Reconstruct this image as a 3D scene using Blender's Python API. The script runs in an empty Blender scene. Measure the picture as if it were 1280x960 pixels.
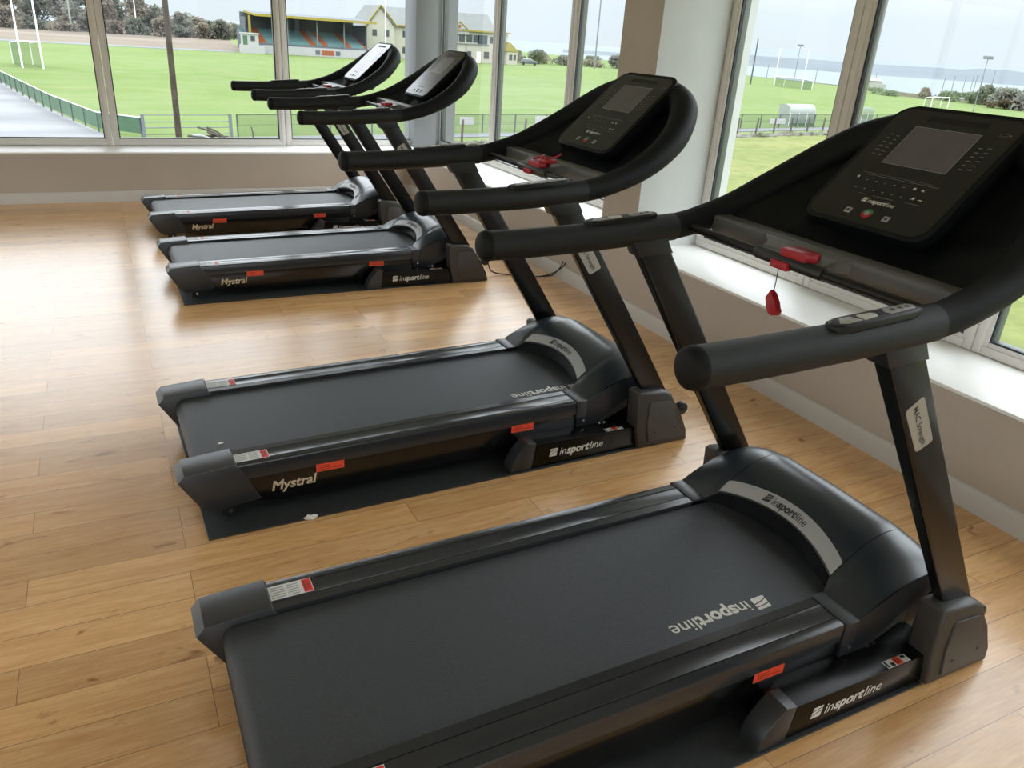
import bpy, bmesh, math, random
from mathutils import Vector, Matrix, noise
random.seed(7)
S = bpy.context.scene
COL = S.collection
PI = math.pi

# ------------------------------------------------------------------ materials
def lin(c):
    c = c / 255.0
    return c / 12.92 if c <= 0.04045 else ((c + 0.055) / 1.055) ** 2.4
def rgb(r, g, b): return (lin(r), lin(g), lin(b), 1.0)
M = {}
def mat(name, col, rough=0.5, metal=0.0, spec=0.5, coat=0.0, coat_rough=0.1, bump=0.0, bump_scale=200.0,
        vary=0.0, vary_scale=4.0, col2=None, emit=None, stretch=None):
    m = bpy.data.materials.new(name); m.use_nodes = True
    nt = m.node_tree; b = nt.nodes['Principled BSDF']
    b.inputs['Base Color'].default_value = col
    b.inputs['Roughness'].default_value = rough
    b.inputs['Metallic'].default_value = metal
    b.inputs['Specular IOR Level'].default_value = spec
    b.inputs['Coat Weight'].default_value = coat
    b.inputs['Coat Roughness'].default_value = coat_rough
    if emit:
        b.inputs['Emission Color'].default_value = emit[0]; b.inputs['Emission Strength'].default_value = emit[1]
    tc = nt.nodes.new('ShaderNodeTexCoord'); vec = tc.outputs['Object']
    if stretch:
        mp = nt.nodes.new('ShaderNodeMapping'); mp.inputs['Scale'].default_value = stretch
        nt.links.new(vec, mp.inputs['Vector']); vec = mp.outputs['Vector']
    if col2 is not None or vary > 0:
        nz = nt.nodes.new('ShaderNodeTexNoise'); nz.inputs['Scale'].default_value = vary_scale
        nz.inputs['Detail'].default_value = 6.0; nt.links.new(vec, nz.inputs['Vector'])
        rp = nt.nodes.new('ShaderNodeValToRGB')
        c2 = col2 if col2 is not None else tuple(min(1, c * (1 + vary)) for c in col[:3]) + (1,)
        c1 = col if col2 is not None else tuple(c * (1 - vary) for c in col[:3]) + (1,)
        rp.color_ramp.elements[0].position = 0.35; rp.color_ramp.elements[1].position = 0.65
        rp.color_ramp.elements[0].color = c1; rp.color_ramp.elements[1].color = c2
        nt.links.new(nz.outputs['Fac'], rp.inputs['Fac']); nt.links.new(rp.outputs['Color'], b.inputs['Base Color'])
    if bump > 0:
        n2 = nt.nodes.new('ShaderNodeTexNoise'); n2.inputs['Scale'].default_value = bump_scale
        n2.inputs['Detail'].default_value = 3.0; nt.links.new(vec, n2.inputs['Vector'])
        bp = nt.nodes.new('ShaderNodeBump'); bp.inputs['Strength'].default_value = bump; bp.inputs['Distance'].default_value = 0.002
        nt.links.new(n2.outputs['Fac'], bp.inputs['Height']); nt.links.new(bp.outputs['Normal'], b.inputs['Normal'])
    M[name] = m
    return m

mat('plastic', rgb(32, 36, 39), 0.36, bump=0.12, bump_scale=900)
mat('hood_plastic', rgb(30, 38, 43), 0.29, spec=0.8, bump=0.06, bump_scale=900)
mat('cap_plastic', rgb(44, 46, 48), 0.32, spec=0.55, bump=0.15, bump_scale=900)
mat('rail_plastic', rgb(42, 44, 46), 0.19, spec=0.6, bump=0.05, bump_scale=500)
mat('belt_rubber', rgb(47, 51, 54), 0.46, bump=0.7, bump_scale=380, vary=0.22, vary_scale=300)
mat('gloss_black', rgb(12, 12, 12), 0.2, coat=0.3, coat_rough=0.08)
mat('base_black', rgb(10, 10, 9), 0.27, spec=0.28)
mat('satin_black', rgb(12, 14, 14), 0.4, spec=0.4)
mat('painted_steel', rgb(12, 13, 13), 0.26, spec=0.4, coat=0.12, coat_rough=0.15)
mat('boot_plastic', rgb(60, 58, 55), 0.46, bump=0.2, bump_scale=900)
mat('foam_grip', rgb(18, 23, 25), 0.5, spec=0.45, bump=0.35, bump_scale=700)
mat('shell_plastic', rgb(12, 16, 17), 0.6, spec=0.25, bump=0.2, bump_scale=700)
mat('console_gloss', rgb(28, 28, 29), 0.16, spec=0.5)
mat('screen', rgb(98, 94, 97), 0.18, vary=0.05, vary_scale=20)
mat('screen_line', rgb(150, 152, 155), 0.4)
mat('dark_slot', rgb(8, 8, 8), 0.6)
mat('print_grey', rgb(112, 114, 114), 0.5)
mat('print_silver', rgb(205, 203, 195), 0.4)
mat('print_gold', rgb(196, 178, 150), 0.35)
mat('print_dark', rgb(40, 42, 44), 0.5)
mat('silver_plate', rgb(168, 168, 166), 0.42, metal=0.25)
mat('nameplate', rgb(176, 172, 162), 0.38, metal=0.3)
mat('chrome', rgb(210, 210, 205), 0.18, metal=1.0)
mat('hub_grey', rgb(96, 98, 98), 0.36)
mat('red_plastic', rgb(170, 22, 36), 0.35)
mat('red_label', rgb(222, 40, 40), 0.45)
mat('orange_label', rgb(222, 78, 48), 0.45, vary=0.10, vary_scale=60)
mat('label_red_text', rgb(150, 36, 24), 0.5)
mat('white_label', rgb(214, 216, 214), 0.45)
mat('label_grey_text', rgb(150, 152, 150), 0.5)
mat('green_print', rgb(50, 120, 80), 0.5)
mat('cord_black', rgb(20, 20, 20), 0.5)
mat('string', rgb(70, 60, 62), 0.6)
mat('mat_rubber', rgb(38, 42, 43), 0.62, bump=0.8, bump_scale=260, vary=0.15, vary_scale=30)
mat('paper', rgb(235, 235, 232), 0.7)
# room
mat('wall_paint', rgb(188, 178, 165), 0.6, bump=0.12, bump_scale=120, vary=0.025, vary_scale=3)
mat('white_paint', rgb(228, 228, 224), 0.55, bump=0.06, bump_scale=60, vary=0.02, vary_scale=4)
mat('pier_white', rgb(198, 200, 198), 0.55, bump=0.12, bump_scale=50, vary=0.03, vary_scale=5)
mat('column_paint', rgb(124, 126, 127), 0.6, bump=0.1, bump_scale=60, vary=0.03)
mat('sill_paint', rgb(246, 246, 242), 0.4, vary=0.02, vary_scale=6)
mat('skirting', rgb(206, 203, 196), 0.45)
mat('upvc', rgb(226, 222, 216), 0.32, spec=0.5)
mat('gasket', rgb(44, 52, 60), 0.5)
mat('frame_outer_shade', (.105, .118, .098, 1), 0.5)  # darkened: shade of the outer reveal is put into the colour
mat('ceiling_white', rgb(186, 194, 198), 0.7)
mat('fill_emitter', rgb(255, 255, 255), 0.5, emit=((0.95, 0.98, 1.02, 1), 1.4))  # glow of the added ceiling fill panels
# outdoors
_k = 0.31
def rgb(r, g, b): return (lin(r) * _k, lin(g) * _k, lin(b) * _k, 1.0)
mat('bark', rgb(104, 88, 72), 0.85, vary=0.25, vary_scale=3, stretch=(6, 6, 0.6))
mat('white_steel', (.75, .76, .75, 1), 0.5)
mat('grey_steel', rgb(178, 186, 192), 0.5)
mat('dark_steel', rgb(120, 128, 132), 0.6)
mat('weathered_wood', rgb(140, 132, 118), 0.9)
mat('net_green', rgb(122, 170, 130), 0.8, vary=0.12, vary_scale=0.5)
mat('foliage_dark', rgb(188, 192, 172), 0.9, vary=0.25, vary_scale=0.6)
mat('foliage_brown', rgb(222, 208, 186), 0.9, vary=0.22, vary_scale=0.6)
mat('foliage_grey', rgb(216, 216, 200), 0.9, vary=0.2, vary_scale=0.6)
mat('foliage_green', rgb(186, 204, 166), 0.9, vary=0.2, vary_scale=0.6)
mat('road', rgb(190, 194, 200), 0.85, spec=0.1, vary=0.06, vary_scale=0.1)
mat('embankment', rgb(186, 168, 148), 0.9, vary=0.2, vary_scale=0.15, stretch=(0.2, 2, 4))
mat('yard', rgb(176, 179, 183), 0.75, spec=0.15, col2=rgb(208, 210, 214), vary_scale=0.18, stretch=(0.5, 1.6, 1))
mat('path', rgb(180, 183, 188), 0.85, spec=0.1, vary=0.05, vary_scale=0.5)
mat('cream_wall', (.36, .345, .285, 1), 0.8)
mat('white_wall', (.34, .34, .33, 1), 0.8)
mat('slate_roof', rgb(176, 181, 178), 0.8, vary=0.05, vary_scale=0.5)
mat('yellow_trim', rgb(232, 208, 70), 0.6)
mat('stand_grey', rgb(142, 150, 162), 0.8)
mat('seat_teal', rgb(152, 206, 206), 0.7)
mat('seat_orange', rgb(232, 128, 60), 0.7)
mat('window_dark', rgb(96, 108, 116), 0.3)
mat('car_paint', rgb(120, 140, 150), 0.3)
mat('car_glass', rgb(190, 204, 208), 0.2)
mat('tyre', rgb(40, 40, 42), 0.8)
mat('stone', rgb(186, 182, 172), 0.95, spec=0.1, col2=rgb(128, 128, 100), vary_scale=1.6)
mat('hill', rgb(180, 190, 197), 1.0, vary=0.04, vary_scale=0.01, spec=0.0)  # distance haze put into the pale bluish colour
mat('far_hill', rgb(206, 217, 227), 1.0, spec=0.0)  # paler again, near the sky tone: haze painted in the colour
mat('sand', rgb(190, 180, 160), 0.9)
mat('dugout_shell', rgb(226, 236, 228), 0.4, vary=0.04)
mat('bramble', rgb(150, 132, 100), 0.9, vary=0.25, vary_scale=1.0)

_k = 1.0
def glass_mat():
    m = bpy.data.materials.new('window_glass'); m.use_nodes = True; nt = m.node_tree; nt.nodes.clear()
    o = nt.nodes.new('ShaderNodeOutputMaterial'); mx = nt.nodes.new('ShaderNodeMixShader')
    t = nt.nodes.new('ShaderNodeBsdfTransparent'); t.inputs['Color'].default_value = (0.97, 0.985, 0.98, 1)
    g = nt.nodes.new('ShaderNodeBsdfGlossy'); g.inputs['Roughness'].default_value = 0.0
    f = nt.nodes.new('ShaderNodeFresnel'); f.inputs['IOR'].default_value = 1.5
    nt.links.new(f.outputs[0], mx.inputs[0]); nt.links.new(t.outputs[0], mx.inputs[1]); nt.links.new(g.outputs[0], mx.inputs[2])
    nt.links.new(mx.outputs[0], o.inputs['Surface']); M['glass'] = m
glass_mat()
_k = 0.31
def net_mat(name, col, density):
    m = bpy.data.materials.new(name); m.use_nodes = True; nt = m.node_tree
    b = nt.nodes['Principled BSDF']; b.inputs['Base Color'].default_value = col; b.inputs['Roughness'].default_value = 0.8
    b.inputs['Alpha'].default_value = density; M[name] = m
net_mat('fence_net', rgb(100, 140, 104), 0.32)
net_mat('goal_net', rgb(90, 150, 110), 0.35)
net_mat('wire_mesh', rgb(120, 140, 130), 0.14)

_k = 1.0
def floor_mat():
    m = bpy.data.materials.new('oak_floor'); m.use_nodes = True; nt = m.node_tree; N = nt.nodes; L = nt.links
    b = N['Principled BSDF']
    tc = N.new('ShaderNodeTexCoord')
    br = N.new('ShaderNodeTexBrick'); br.offset = 0.37; br.offset_frequency = 3; br.squash = 1.0
    br.inputs['Scale'].default_value = 1.0; br.inputs['Brick Width'].default_value = 1.15; br.inputs['Row Height'].default_value = 0.125
    br.inputs['Mortar Size'].default_value = 0.0011; br.inputs['Mortar Smooth'].default_value = 0.3; br.inputs['Bias'].default_value = 0.0
    br.inputs['Color1'].default_value = (0, 0, 0, 1); br.inputs['Color2'].default_value = (1, 1, 1, 1); br.inputs['Mortar'].default_value = (0.5, 0.5, 0.5, 1)
    L.new(tc.outputs['Object'], br.inputs['Vector'])
    # per-plank offset so the grain does not run across joints
    sep = N.new('ShaderNodeSeparateColor'); L.new(br.outputs['Color'], sep.inputs['Color'])
    mul = N.new('ShaderNodeMath'); mul.operation = 'MULTIPLY'; mul.inputs[1].default_value = 37.0; L.new(sep.outputs['Red'], mul.inputs[0])
    cmb = N.new('ShaderNodeCombineXYZ'); L.new(mul.outputs[0], cmb.inputs['X']); L.new(mul.outputs[0], cmb.inputs['Z'])
    add = N.new('ShaderNodeVectorMath'); add.operation = 'ADD'; L.new(tc.outputs['Object'], add.inputs[0]); L.new(cmb.outputs[0], add.inputs[1])
    mp = N.new('ShaderNodeMapping'); mp.inputs['Scale'].default_value = (1.3, 11.0, 1.0); L.new(add.outputs[0], mp.inputs['Vector'])
    g1 = N.new('ShaderNodeTexNoise'); g1.inputs['Scale'].default_value = 2.2; g1.inputs['Detail'].default_value = 8; g1.inputs['Distortion'].default_value = 1.6
    L.new(mp.outputs[0], g1.inputs['Vector'])
    r1 = N.new('ShaderNodeValToRGB'); e = r1.color_ramp.elements
    e[0].position = 0.25; e[0].color = rgb(216, 165, 106); e[1].position = 0.75; e[1].color = rgb(239, 197, 143)
    L.new(g1.outputs['Fac'], r1.inputs['Fac'])
    # plank tone
    r2 = N.new('ShaderNodeValToRGB'); e = r2.color_ramp.elements
    e[0].position = 0.0; e[0].color = (0.82, 0.79, 0.76, 1); e[1].position = 1.0; e[1].color = (1.08, 1.06, 1.03, 1)
    L.new(sep.outputs['Red'], r2.inputs['Fac'])
    mx = N.new('ShaderNodeMix'); mx.data_type = 'RGBA'; mx.blend_type = 'MULTIPLY'; mx.inputs['Factor'].default_value = 1.0
    L.new(r1.outputs['Color'], mx.inputs['A']); L.new(r2.outputs['Color'], mx.inputs['B'])
    # fine pores
    mp2 = N.new('ShaderNodeMapping'); mp2.inputs['Scale'].default_value = (6.0, 120.0, 1.0); L.new(add.outputs[0], mp2.inputs['Vector'])
    g2 = N.new('ShaderNodeTexNoise'); g2.inputs['Scale'].default_value = 2.0; g2.inputs['Detail'].default_value = 4; L.new(mp2.outputs[0], g2.inputs['Vector'])
    r3 = N.new('ShaderNodeValToRGB'); e = r3.color_ramp.elements
    e[0].position = 0.3; e[0].color = (0.86, 0.83, 0.8, 1); e[1].position = 0.6; e[1].color = (1, 1, 1, 1); L.new(g2.outputs['Fac'], r3.inputs['Fac'])
    mx2 = N.new('ShaderNodeMix'); mx2.data_type = 'RGBA'; mx2.blend_type = 'MULTIPLY'; mx2.inputs['Factor'].default_value = 1.0
    L.new(mx.outputs['Result'], mx2.inputs['A']); L.new(r3.outputs['Color'], mx2.inputs['B'])
    # knots
    mp3 = N.new('ShaderNodeMapping'); mp3.inputs['Scale'].default_value = (2.2, 5.5, 1.0); L.new(add.outputs[0], mp3.inputs['Vector'])
    g3 = N.new('ShaderNodeTexNoise'); g3.inputs['Scale'].default_value = 3.4; g3.inputs['Detail'].default_value = 5; g3.inputs['Distortion'].default_value = 0.8
    L.new(mp3.outputs[0], g3.inputs['Vector'])
    r4 = N.new('ShaderNodeValToRGB'); e = r4.color_ramp.elements
    e[0].position = 0.64; e[0].color = (1, 1, 1, 1); e[1].position = 0.74; e[1].color = (0.52, 0.42, 0.34, 1); L.new(g3.outputs['Fac'], r4.inputs['Fac'])
    mx3 = N.new('ShaderNodeMix'); mx3.data_type = 'RGBA'; mx3.blend_type = 'MULTIPLY'; mx3.inputs['Factor'].default_value = 1.0
    L.new(mx2.outputs['Result'], mx3.inputs['A']); L.new(r4.outputs['Color'], mx3.inputs['B'])
    mx4 = N.new('ShaderNodeMix'); mx4.data_type = 'RGBA'; mx4.blend_type = 'MIX'
    L.new(br.outputs['Fac'], mx4.inputs['Factor']); L.new(mx3.outputs['Result'], mx4.inputs['A']); mx4.inputs['B'].default_value = rgb(132, 100, 68)
    L.new(mx4.outputs['Result'], b.inputs['Base Color'])
    b.inputs['Roughness'].default_value = 0.27; b.inputs['Specular IOR Level'].default_value = 0.6; b.inputs['Coat Weight'].default_value = 0.35; b.inputs['Coat Roughness'].default_value = 0.20
    bp = N.new('ShaderNodeBump'); bp.inputs['Strength'].default_value = 0.12; bp.inputs['Distance'].default_value = 0.002
    L.new(g2.outputs['Fac'], bp.inputs['Height']); L.new(bp.outputs['Normal'], b.inputs['Normal'])
    M['oak'] = m
floor_mat()
_k = 0.31
def grass_mat(name, a, b_, c, s1, s2):
    m = bpy.data.materials.new(name); m.use_nodes = True; nt = m.node_tree; N = nt.nodes; L = nt.links
    b = N['Principled BSDF']; b.inputs['Roughness'].default_value = 0.95; b.inputs['Specular IOR Level'].default_value = 0.1
    tc = N.new('ShaderNodeTexCoord')
    n1 = N.new('ShaderNodeTexNoise'); n1.inputs['Scale'].default_value = s1; n1.inputs['Detail'].default_value = 5
    n2 = N.new('ShaderNodeTexNoise'); n2.inputs['Scale'].default_value = s2; n2.inputs['Detail'].default_value = 6
    mp = N.new('ShaderNodeMapping'); mp.inputs['Scale'].default_value = (0.35, 1.0, 1); L.new(tc.outputs['Object'], mp.inputs['Vector'])
    L.new(mp.outputs[0], n1.inputs['Vector']); L.new(tc.outputs['Object'], n2.inputs['Vector'])
    r1 = N.new('ShaderNodeValToRGB'); e = r1.color_ramp.elements
    e[0].position = 0.35; e[0].color = a; e[1].position = 0.65; e[1].color = b_; L.new(n1.outputs['Fac'], r1.inputs['Fac'])
    r2 = N.new('ShaderNodeValToRGB'); e = r2.color_ramp.elements
    e[0].position = 0.4; e[0].color = (0, 0, 0, 1); e[1].position = 0.75; e[1].color = (1, 1, 1, 1); L.new(n2.outputs['Fac'], r2.inputs['Fac'])
    mx = N.new('ShaderNodeMix'); mx.data_type = 'RGBA'; L.new(r2.outputs['Color'], mx.inputs['Factor']); L.new(r1.outputs['Color'], mx.inputs['A']); mx.inputs['B'].default_value = c
    L.new(mx.outputs['Result'], b.inputs['Base Color']); M[name] = m
grass_mat('pitch_grass', rgb(154, 184, 100), rgb(168, 194, 116), rgb(178, 196, 130), 0.06, 0.25)
grass_mat('rough_grass', rgb(176, 188, 112), rgb(198, 202, 128), rgb(152, 168, 98), 0.10, 1.3)
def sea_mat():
    m = mat('sea', rgb(197, 209, 222), 0.7, spec=0.05)  # pale sky sheen put into the base colour, specular nearly off
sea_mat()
for k_ in ('foliage_dark', 'foliage_brown', 'foliage_grey', 'foliage_green', 'bramble'):
    nt = M[k_].node_tree; b = nt.nodes['Principled BSDF']; o = nt.nodes['Material Output']
    t = nt.nodes.new('ShaderNodeBsdfTranslucent'); mx = nt.nodes.new('ShaderNodeMixShader'); mx.inputs[0].default_value = .45
    src = b.inputs['Base Color'].links[0].from_socket; nt.links.new(src, t.inputs['Color'])
    nt.links.new(b.outputs[0], mx.inputs[1]); nt.links.new(t.outputs[0], mx.inputs[2]); nt.links.new(mx.outputs[0], o.inputs['Surface'])

# ------------------------------------------------------------------ mesh helpers
def link(o, parent=None):
    COL.objects.link(o)
    if parent is not None: o.parent = parent
    return o
def obj(name, bm, mats, parent=None, smooth=30):
    bmesh.ops.recalc_face_normals(bm, faces=bm.faces[:])
    me = bpy.data.meshes.new(name); bm.to_mesh(me); bm.free()
    if not isinstance(mats, (list, tuple)): mats = [mats]
    for m in mats: me.materials.append(M[m])
    if smooth:
        for p in me.polygons: p.use_smooth = True
        me.set_sharp_from_angle(angle=math.radians(smooth))
    return link(bpy.data.objects.new(name, me), parent)
def raw(name, verts, faces, mats, parent=None, idx=None):
    me = bpy.data.meshes.new(name); me.from_pydata([tuple(v) for v in verts], [], faces); me.update()
    if not isinstance(mats, (list, tuple)): mats = [mats]
    for m in mats: me.materials.append(M[m])
    if idx:
        for p, i in zip(me.polygons, idx): p.material_index = i
    return link(bpy.data.objects.new(name, me), parent)
def tag(o, label=None, cat=None, group=None, kind=None):
    if label: o['label'] = label
    if cat: o['category'] = cat
    if group: o['group'] = group
    if kind: o['kind'] = kind
    return o
def empty(name, loc=(0, 0, 0), rz=0.0):
    o = bpy.data.objects.new(name, None); o.empty_display_size = 0.2; COL.objects.link(o)
    o.location = loc; o.rotation_euler = (0, 0, rz); return o
def new(): return bmesh.new()
def box(bm, x0, x1, y0, y1, z0, z1, bev=0.0, seg=2, mi=0):
    v = [bm.verts.new(p) for p in ((x0, y0, z0), (x1, y0, z0), (x1, y1, z0), (x0, y1, z0), (x0, y0, z1), (x1, y0, z1), (x1, y1, z1), (x0, y1, z1))]
    f = [bm.faces.new([v[i] for i in q]) for q in ((0, 3, 2, 1), (4, 5, 6, 7), (0, 1, 5, 4), (1, 2, 6, 5), (2, 3, 7, 6), (3, 0, 4, 7))]
    for q in f: q.material_index = mi
    if bev > 0:
        es = list({e for q in f for e in q.edges})
        r = bmesh.ops.bevel(bm, geom=es, offset=bev, segments=seg, affect='EDGES', profile=0.5)
        for q in r['faces']: q.material_index = mi
    return bm
def prism(bm, pts, fn0, fn1, bev=0.0, seg=2, mi=0):
    """polygon pts (a,b) mapped by fn0 and fn1 to the two end faces"""
    a = [bm.verts.new(fn0(*p)) for p in pts]; b = [bm.verts.new(fn1(*p)) for p in pts]
    fs = [bm.faces.new(a), bm.faces.new(list(reversed(b)))]
    n = len(pts)
    for i in range(n): fs.append(bm.faces.new([a[i], b[i], b[(i + 1) % n], a[(i + 1) % n]]))
    for q in fs: q.material_index = mi
    if bev > 0:
        es = list({e for q in fs[:2] for e in q.edges})
        r = bmesh.ops.bevel(bm, geom=es, offset=bev, segments=seg, affect='EDGES', profile=0.5)
        for q in r['faces']: q.material_index = mi
    return bm
def tube(bm, path, rad, n=16, cap=True, mi=0, squash=1.0):
    path = [Vector(p) for p in path]
    if not isinstance(rad, (list, tuple)): rad = [rad] * len(path)
    rings = []; T = []
    for i in range(len(path)):
        t = (path[min(i + 1, len(path) - 1)] - path[max(i - 1, 0)]).normalized(); T.append(t)
    ref = Vector((0, 0, 1)) if abs(T[0].z) < 0.9 else Vector((0, 1, 0))
    u = (ref - T[0] * ref.dot(T[0])).normalized()
    for i, p in enumerate(path):
        u = (u - T[i] * u.dot(T[i])).normalized(); w = T[i].cross(u)
        rings.append([bm.verts.new(p + (u * math.cos(2 * PI * k / n) * squash + w * math.sin(2 * PI * k / n)) * rad[i]) for k in range(n)])
    for i in range(len(rings) - 1):
        for k in range(n):
            f = bm.faces.new([rings[i][k], rings[i][(k + 1) % n], rings[i + 1][(k + 1) % n], rings[i + 1][k]]); f.material_index = mi
    if cap:
        bm.faces.new(list(reversed(rings[0]))).material_index = mi; bm.faces.new(rings[-1]).material_index = mi
    return bm
def spline(pts, per=6):
    out = []; P = [Vector(p) for p in pts]; P = [P[0] * 2 - P[1]] + P + [P[-1] * 2 - P[-2]]
    for i in range(1, len(P) - 2):
        p0, p1, p2, p3 = P[i - 1:i + 3]
        for k in range(per):
            t = k / per
            out.append(0.5 * ((2 * p1) + (p2 - p0) * t + (2 * p0 - 5 * p1 + 4 * p2 - p3) * t * t + (3 * p1 - p0 - 3 * p2 + p3) * t ** 3))
    out.append(P[-2]); return out
def grid(bm, rows, mi=0, closed=False):
    V = [[bm.verts.new(p) for p in r] for r in rows]
    for i in range(len(V) - 1):
        m = len(V[i])
        for j in range(m if closed else m - 1):
            f = bm.faces.new([V[i][j], V[i][(j + 1) % m], V[i + 1][(j + 1) % m], V[i + 1][j]]); f.material_index = mi
    return V
def thicken(bm, t):
    bmesh.ops.recalc_face_normals(bm, faces=bm.faces[:])
    bmesh.ops.solidify(bm, geom=bm.faces[:] + bm.edges[:] + bm.verts[:], thickness=t)
    return bm
def disc(bm, c, axis, r, h, n=20, bev=0.0, mi=0):
    """short cylinder along axis 'x','y','z' from c"""
    A = {'x': (Vector((0, 1, 0)), Vector((0, 0, 1)), Vector((1, 0, 0))), 'y': (Vector((0, 0, 1)), Vector((1, 0, 0)), Vector((0, 1, 0))), 'z': (Vector((1, 0, 0)), Vector((0, 1, 0)), Vector((0, 0, 1)))}[axis]
    c = Vector(c)
    pts = [(r * math.cos(2 * PI * k / n), r * math.sin(2 * PI * k / n)) for k in range(n)]
    return prism(bm, pts, lambda a, b: c + A[0] * a + A[1] * b, lambda a, b: c + A[0] * a + A[1] * b + A[2] * h, bev, 2, mi)

# ------------------------------------------------------------------ lettering
_tc = {}
def text_geo(body, bold=0.0, shear=0.0):
    k = (body, bold, shear)
    if k in _tc: return _tc[k]
    cu = bpy.data.curves.new('t', 'FONT'); cu.body = body; cu.size = 1.0; cu.offset = bold; cu.shear = shear; cu.resolution_u = 3
    o = bpy.data.objects.new('t', cu); COL.objects.link(o); dg = bpy.context.evaluated_depsgraph_get(); dg.update()
    me = bpy.data.meshes.new_from_object(o.evaluated_get(dg))
    vs = [(v.co.x, v.co.y) for v in me.vertices]; fs = [tuple(p.vertices) for p in me.polygons]
    bpy.data.objects.remove(o); bpy.data.meshes.remove(me); bpy.data.curves.remove(cu)
    _tc[k] = (vs, fs); return _tc[k]
CAP = 0.729  # capital height of the font at size 1
ICON = [[(.12, .70), (.155, .94), (.21, 1), (1.10, 1), (1.15, .95), (1.13, .80), (.80, .80), (.45, .76)],
        [(.06, .28), (.11, .60), (.45, .68), (.80, .72), (1.115, .72), (1.09, .56), (.70, .50), (.35, .40)],
        [(.01, .05), (.045, .20), (.35, .32), (.70, .42), (1.075, .47), (1.02, .06), (.96, 0), (.05, 0)]]
def layout(pieces, icon=False, gap=0.06):
    """pieces: (body, bold, shear); returns verts (in cap heights), faces, width"""
    V, F, x = [], [], 0.0
    if icon:
        for pl in ICON:
            F.append(tuple(range(len(V), len(V) + len(pl)))); V += [(a, b) for a, b in pl]
        x = 1.42
    for body, bold, shear in pieces:
        vs, fs = text_geo(body, bold, shear); base = len(V)
        x0 = min(v[0] for v in vs); x1 = max(v[0] for v in vs)
        V += [((v[0] - x0) / CAP + x, v[1] / CAP) for v in vs]; F += [tuple(i + base for i in f) for f in fs]
        x += (x1 - x0) / CAP + gap
    return V, F, x - gap
WORD = [('in', 0.004, 0.0), ('sport', 0.034, 0.0), ('line', 0.004, 0.0)]
WORDI = [('in', 0.004, 0.2), ('sport', 0.034, 0.2), ('line', 0.004, 0.2)]
def lettering(name, lay, fn, m, parent):
    V, F, w = lay
    return raw(name, [fn(a, b) for a, b in V], F, m, parent)

# ------------------------------------------------------------------ the treadmill
def zt(x): return 0.1940 + 0.0123 * x
def cz(x): return 1.331 + (x - 1.8) * 0.9091
CD = Vector((0.7399, 0, 0.6727)); CN = Vector((-0.6727, 0, 0.7399))
def cpt(y, t, off=0.0): return Vector((1.594, y, cz(1.594))) + CD * t + CN * off
def sm(t): t = max(0, min(1, t)); return t * t * (3 - 2 * t)

def hood_front(y):
    a = abs(y)
    if a <= 0.228:
        k = (a / 0.228) ** 2
        return Vector((1.595 - 0.049 * k, y, 0.272 - 0.030 * k))
    if a <= 0.25:
        k = (a - .228) / .022
        return Vector((1.546 - .034 * k, y, .242 - .0285 * k))
    return Vector((1.510, y, 0.2135))
def hood_ridge(y):
    a = abs(y); xs = [0, 0.20, 0.28, 0.33, 0.367]; zs = [0.346, 0.343, 0.331, 0.314, 0.293]
    for i in range(4):
        if a <= xs[i + 1]:
            k = (a - xs[i]) / (xs[i + 1] - xs[i]); return Vector((1.745, y, zs[i] + (zs[i + 1] - zs[i]) * k))
    return Vector((1.745, y, 0.293))
def hood_pt(y, t, off=0.0):
    f, r = hood_front(y), hood_ridge(y)
    p = f.lerp(r, t); p.z = f.z + (r.z - f.z) * (1 - (1 - t) ** 1.8)
    if off: p += Vector((-0.42, 0, 0.9)) * off
    return p

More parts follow.
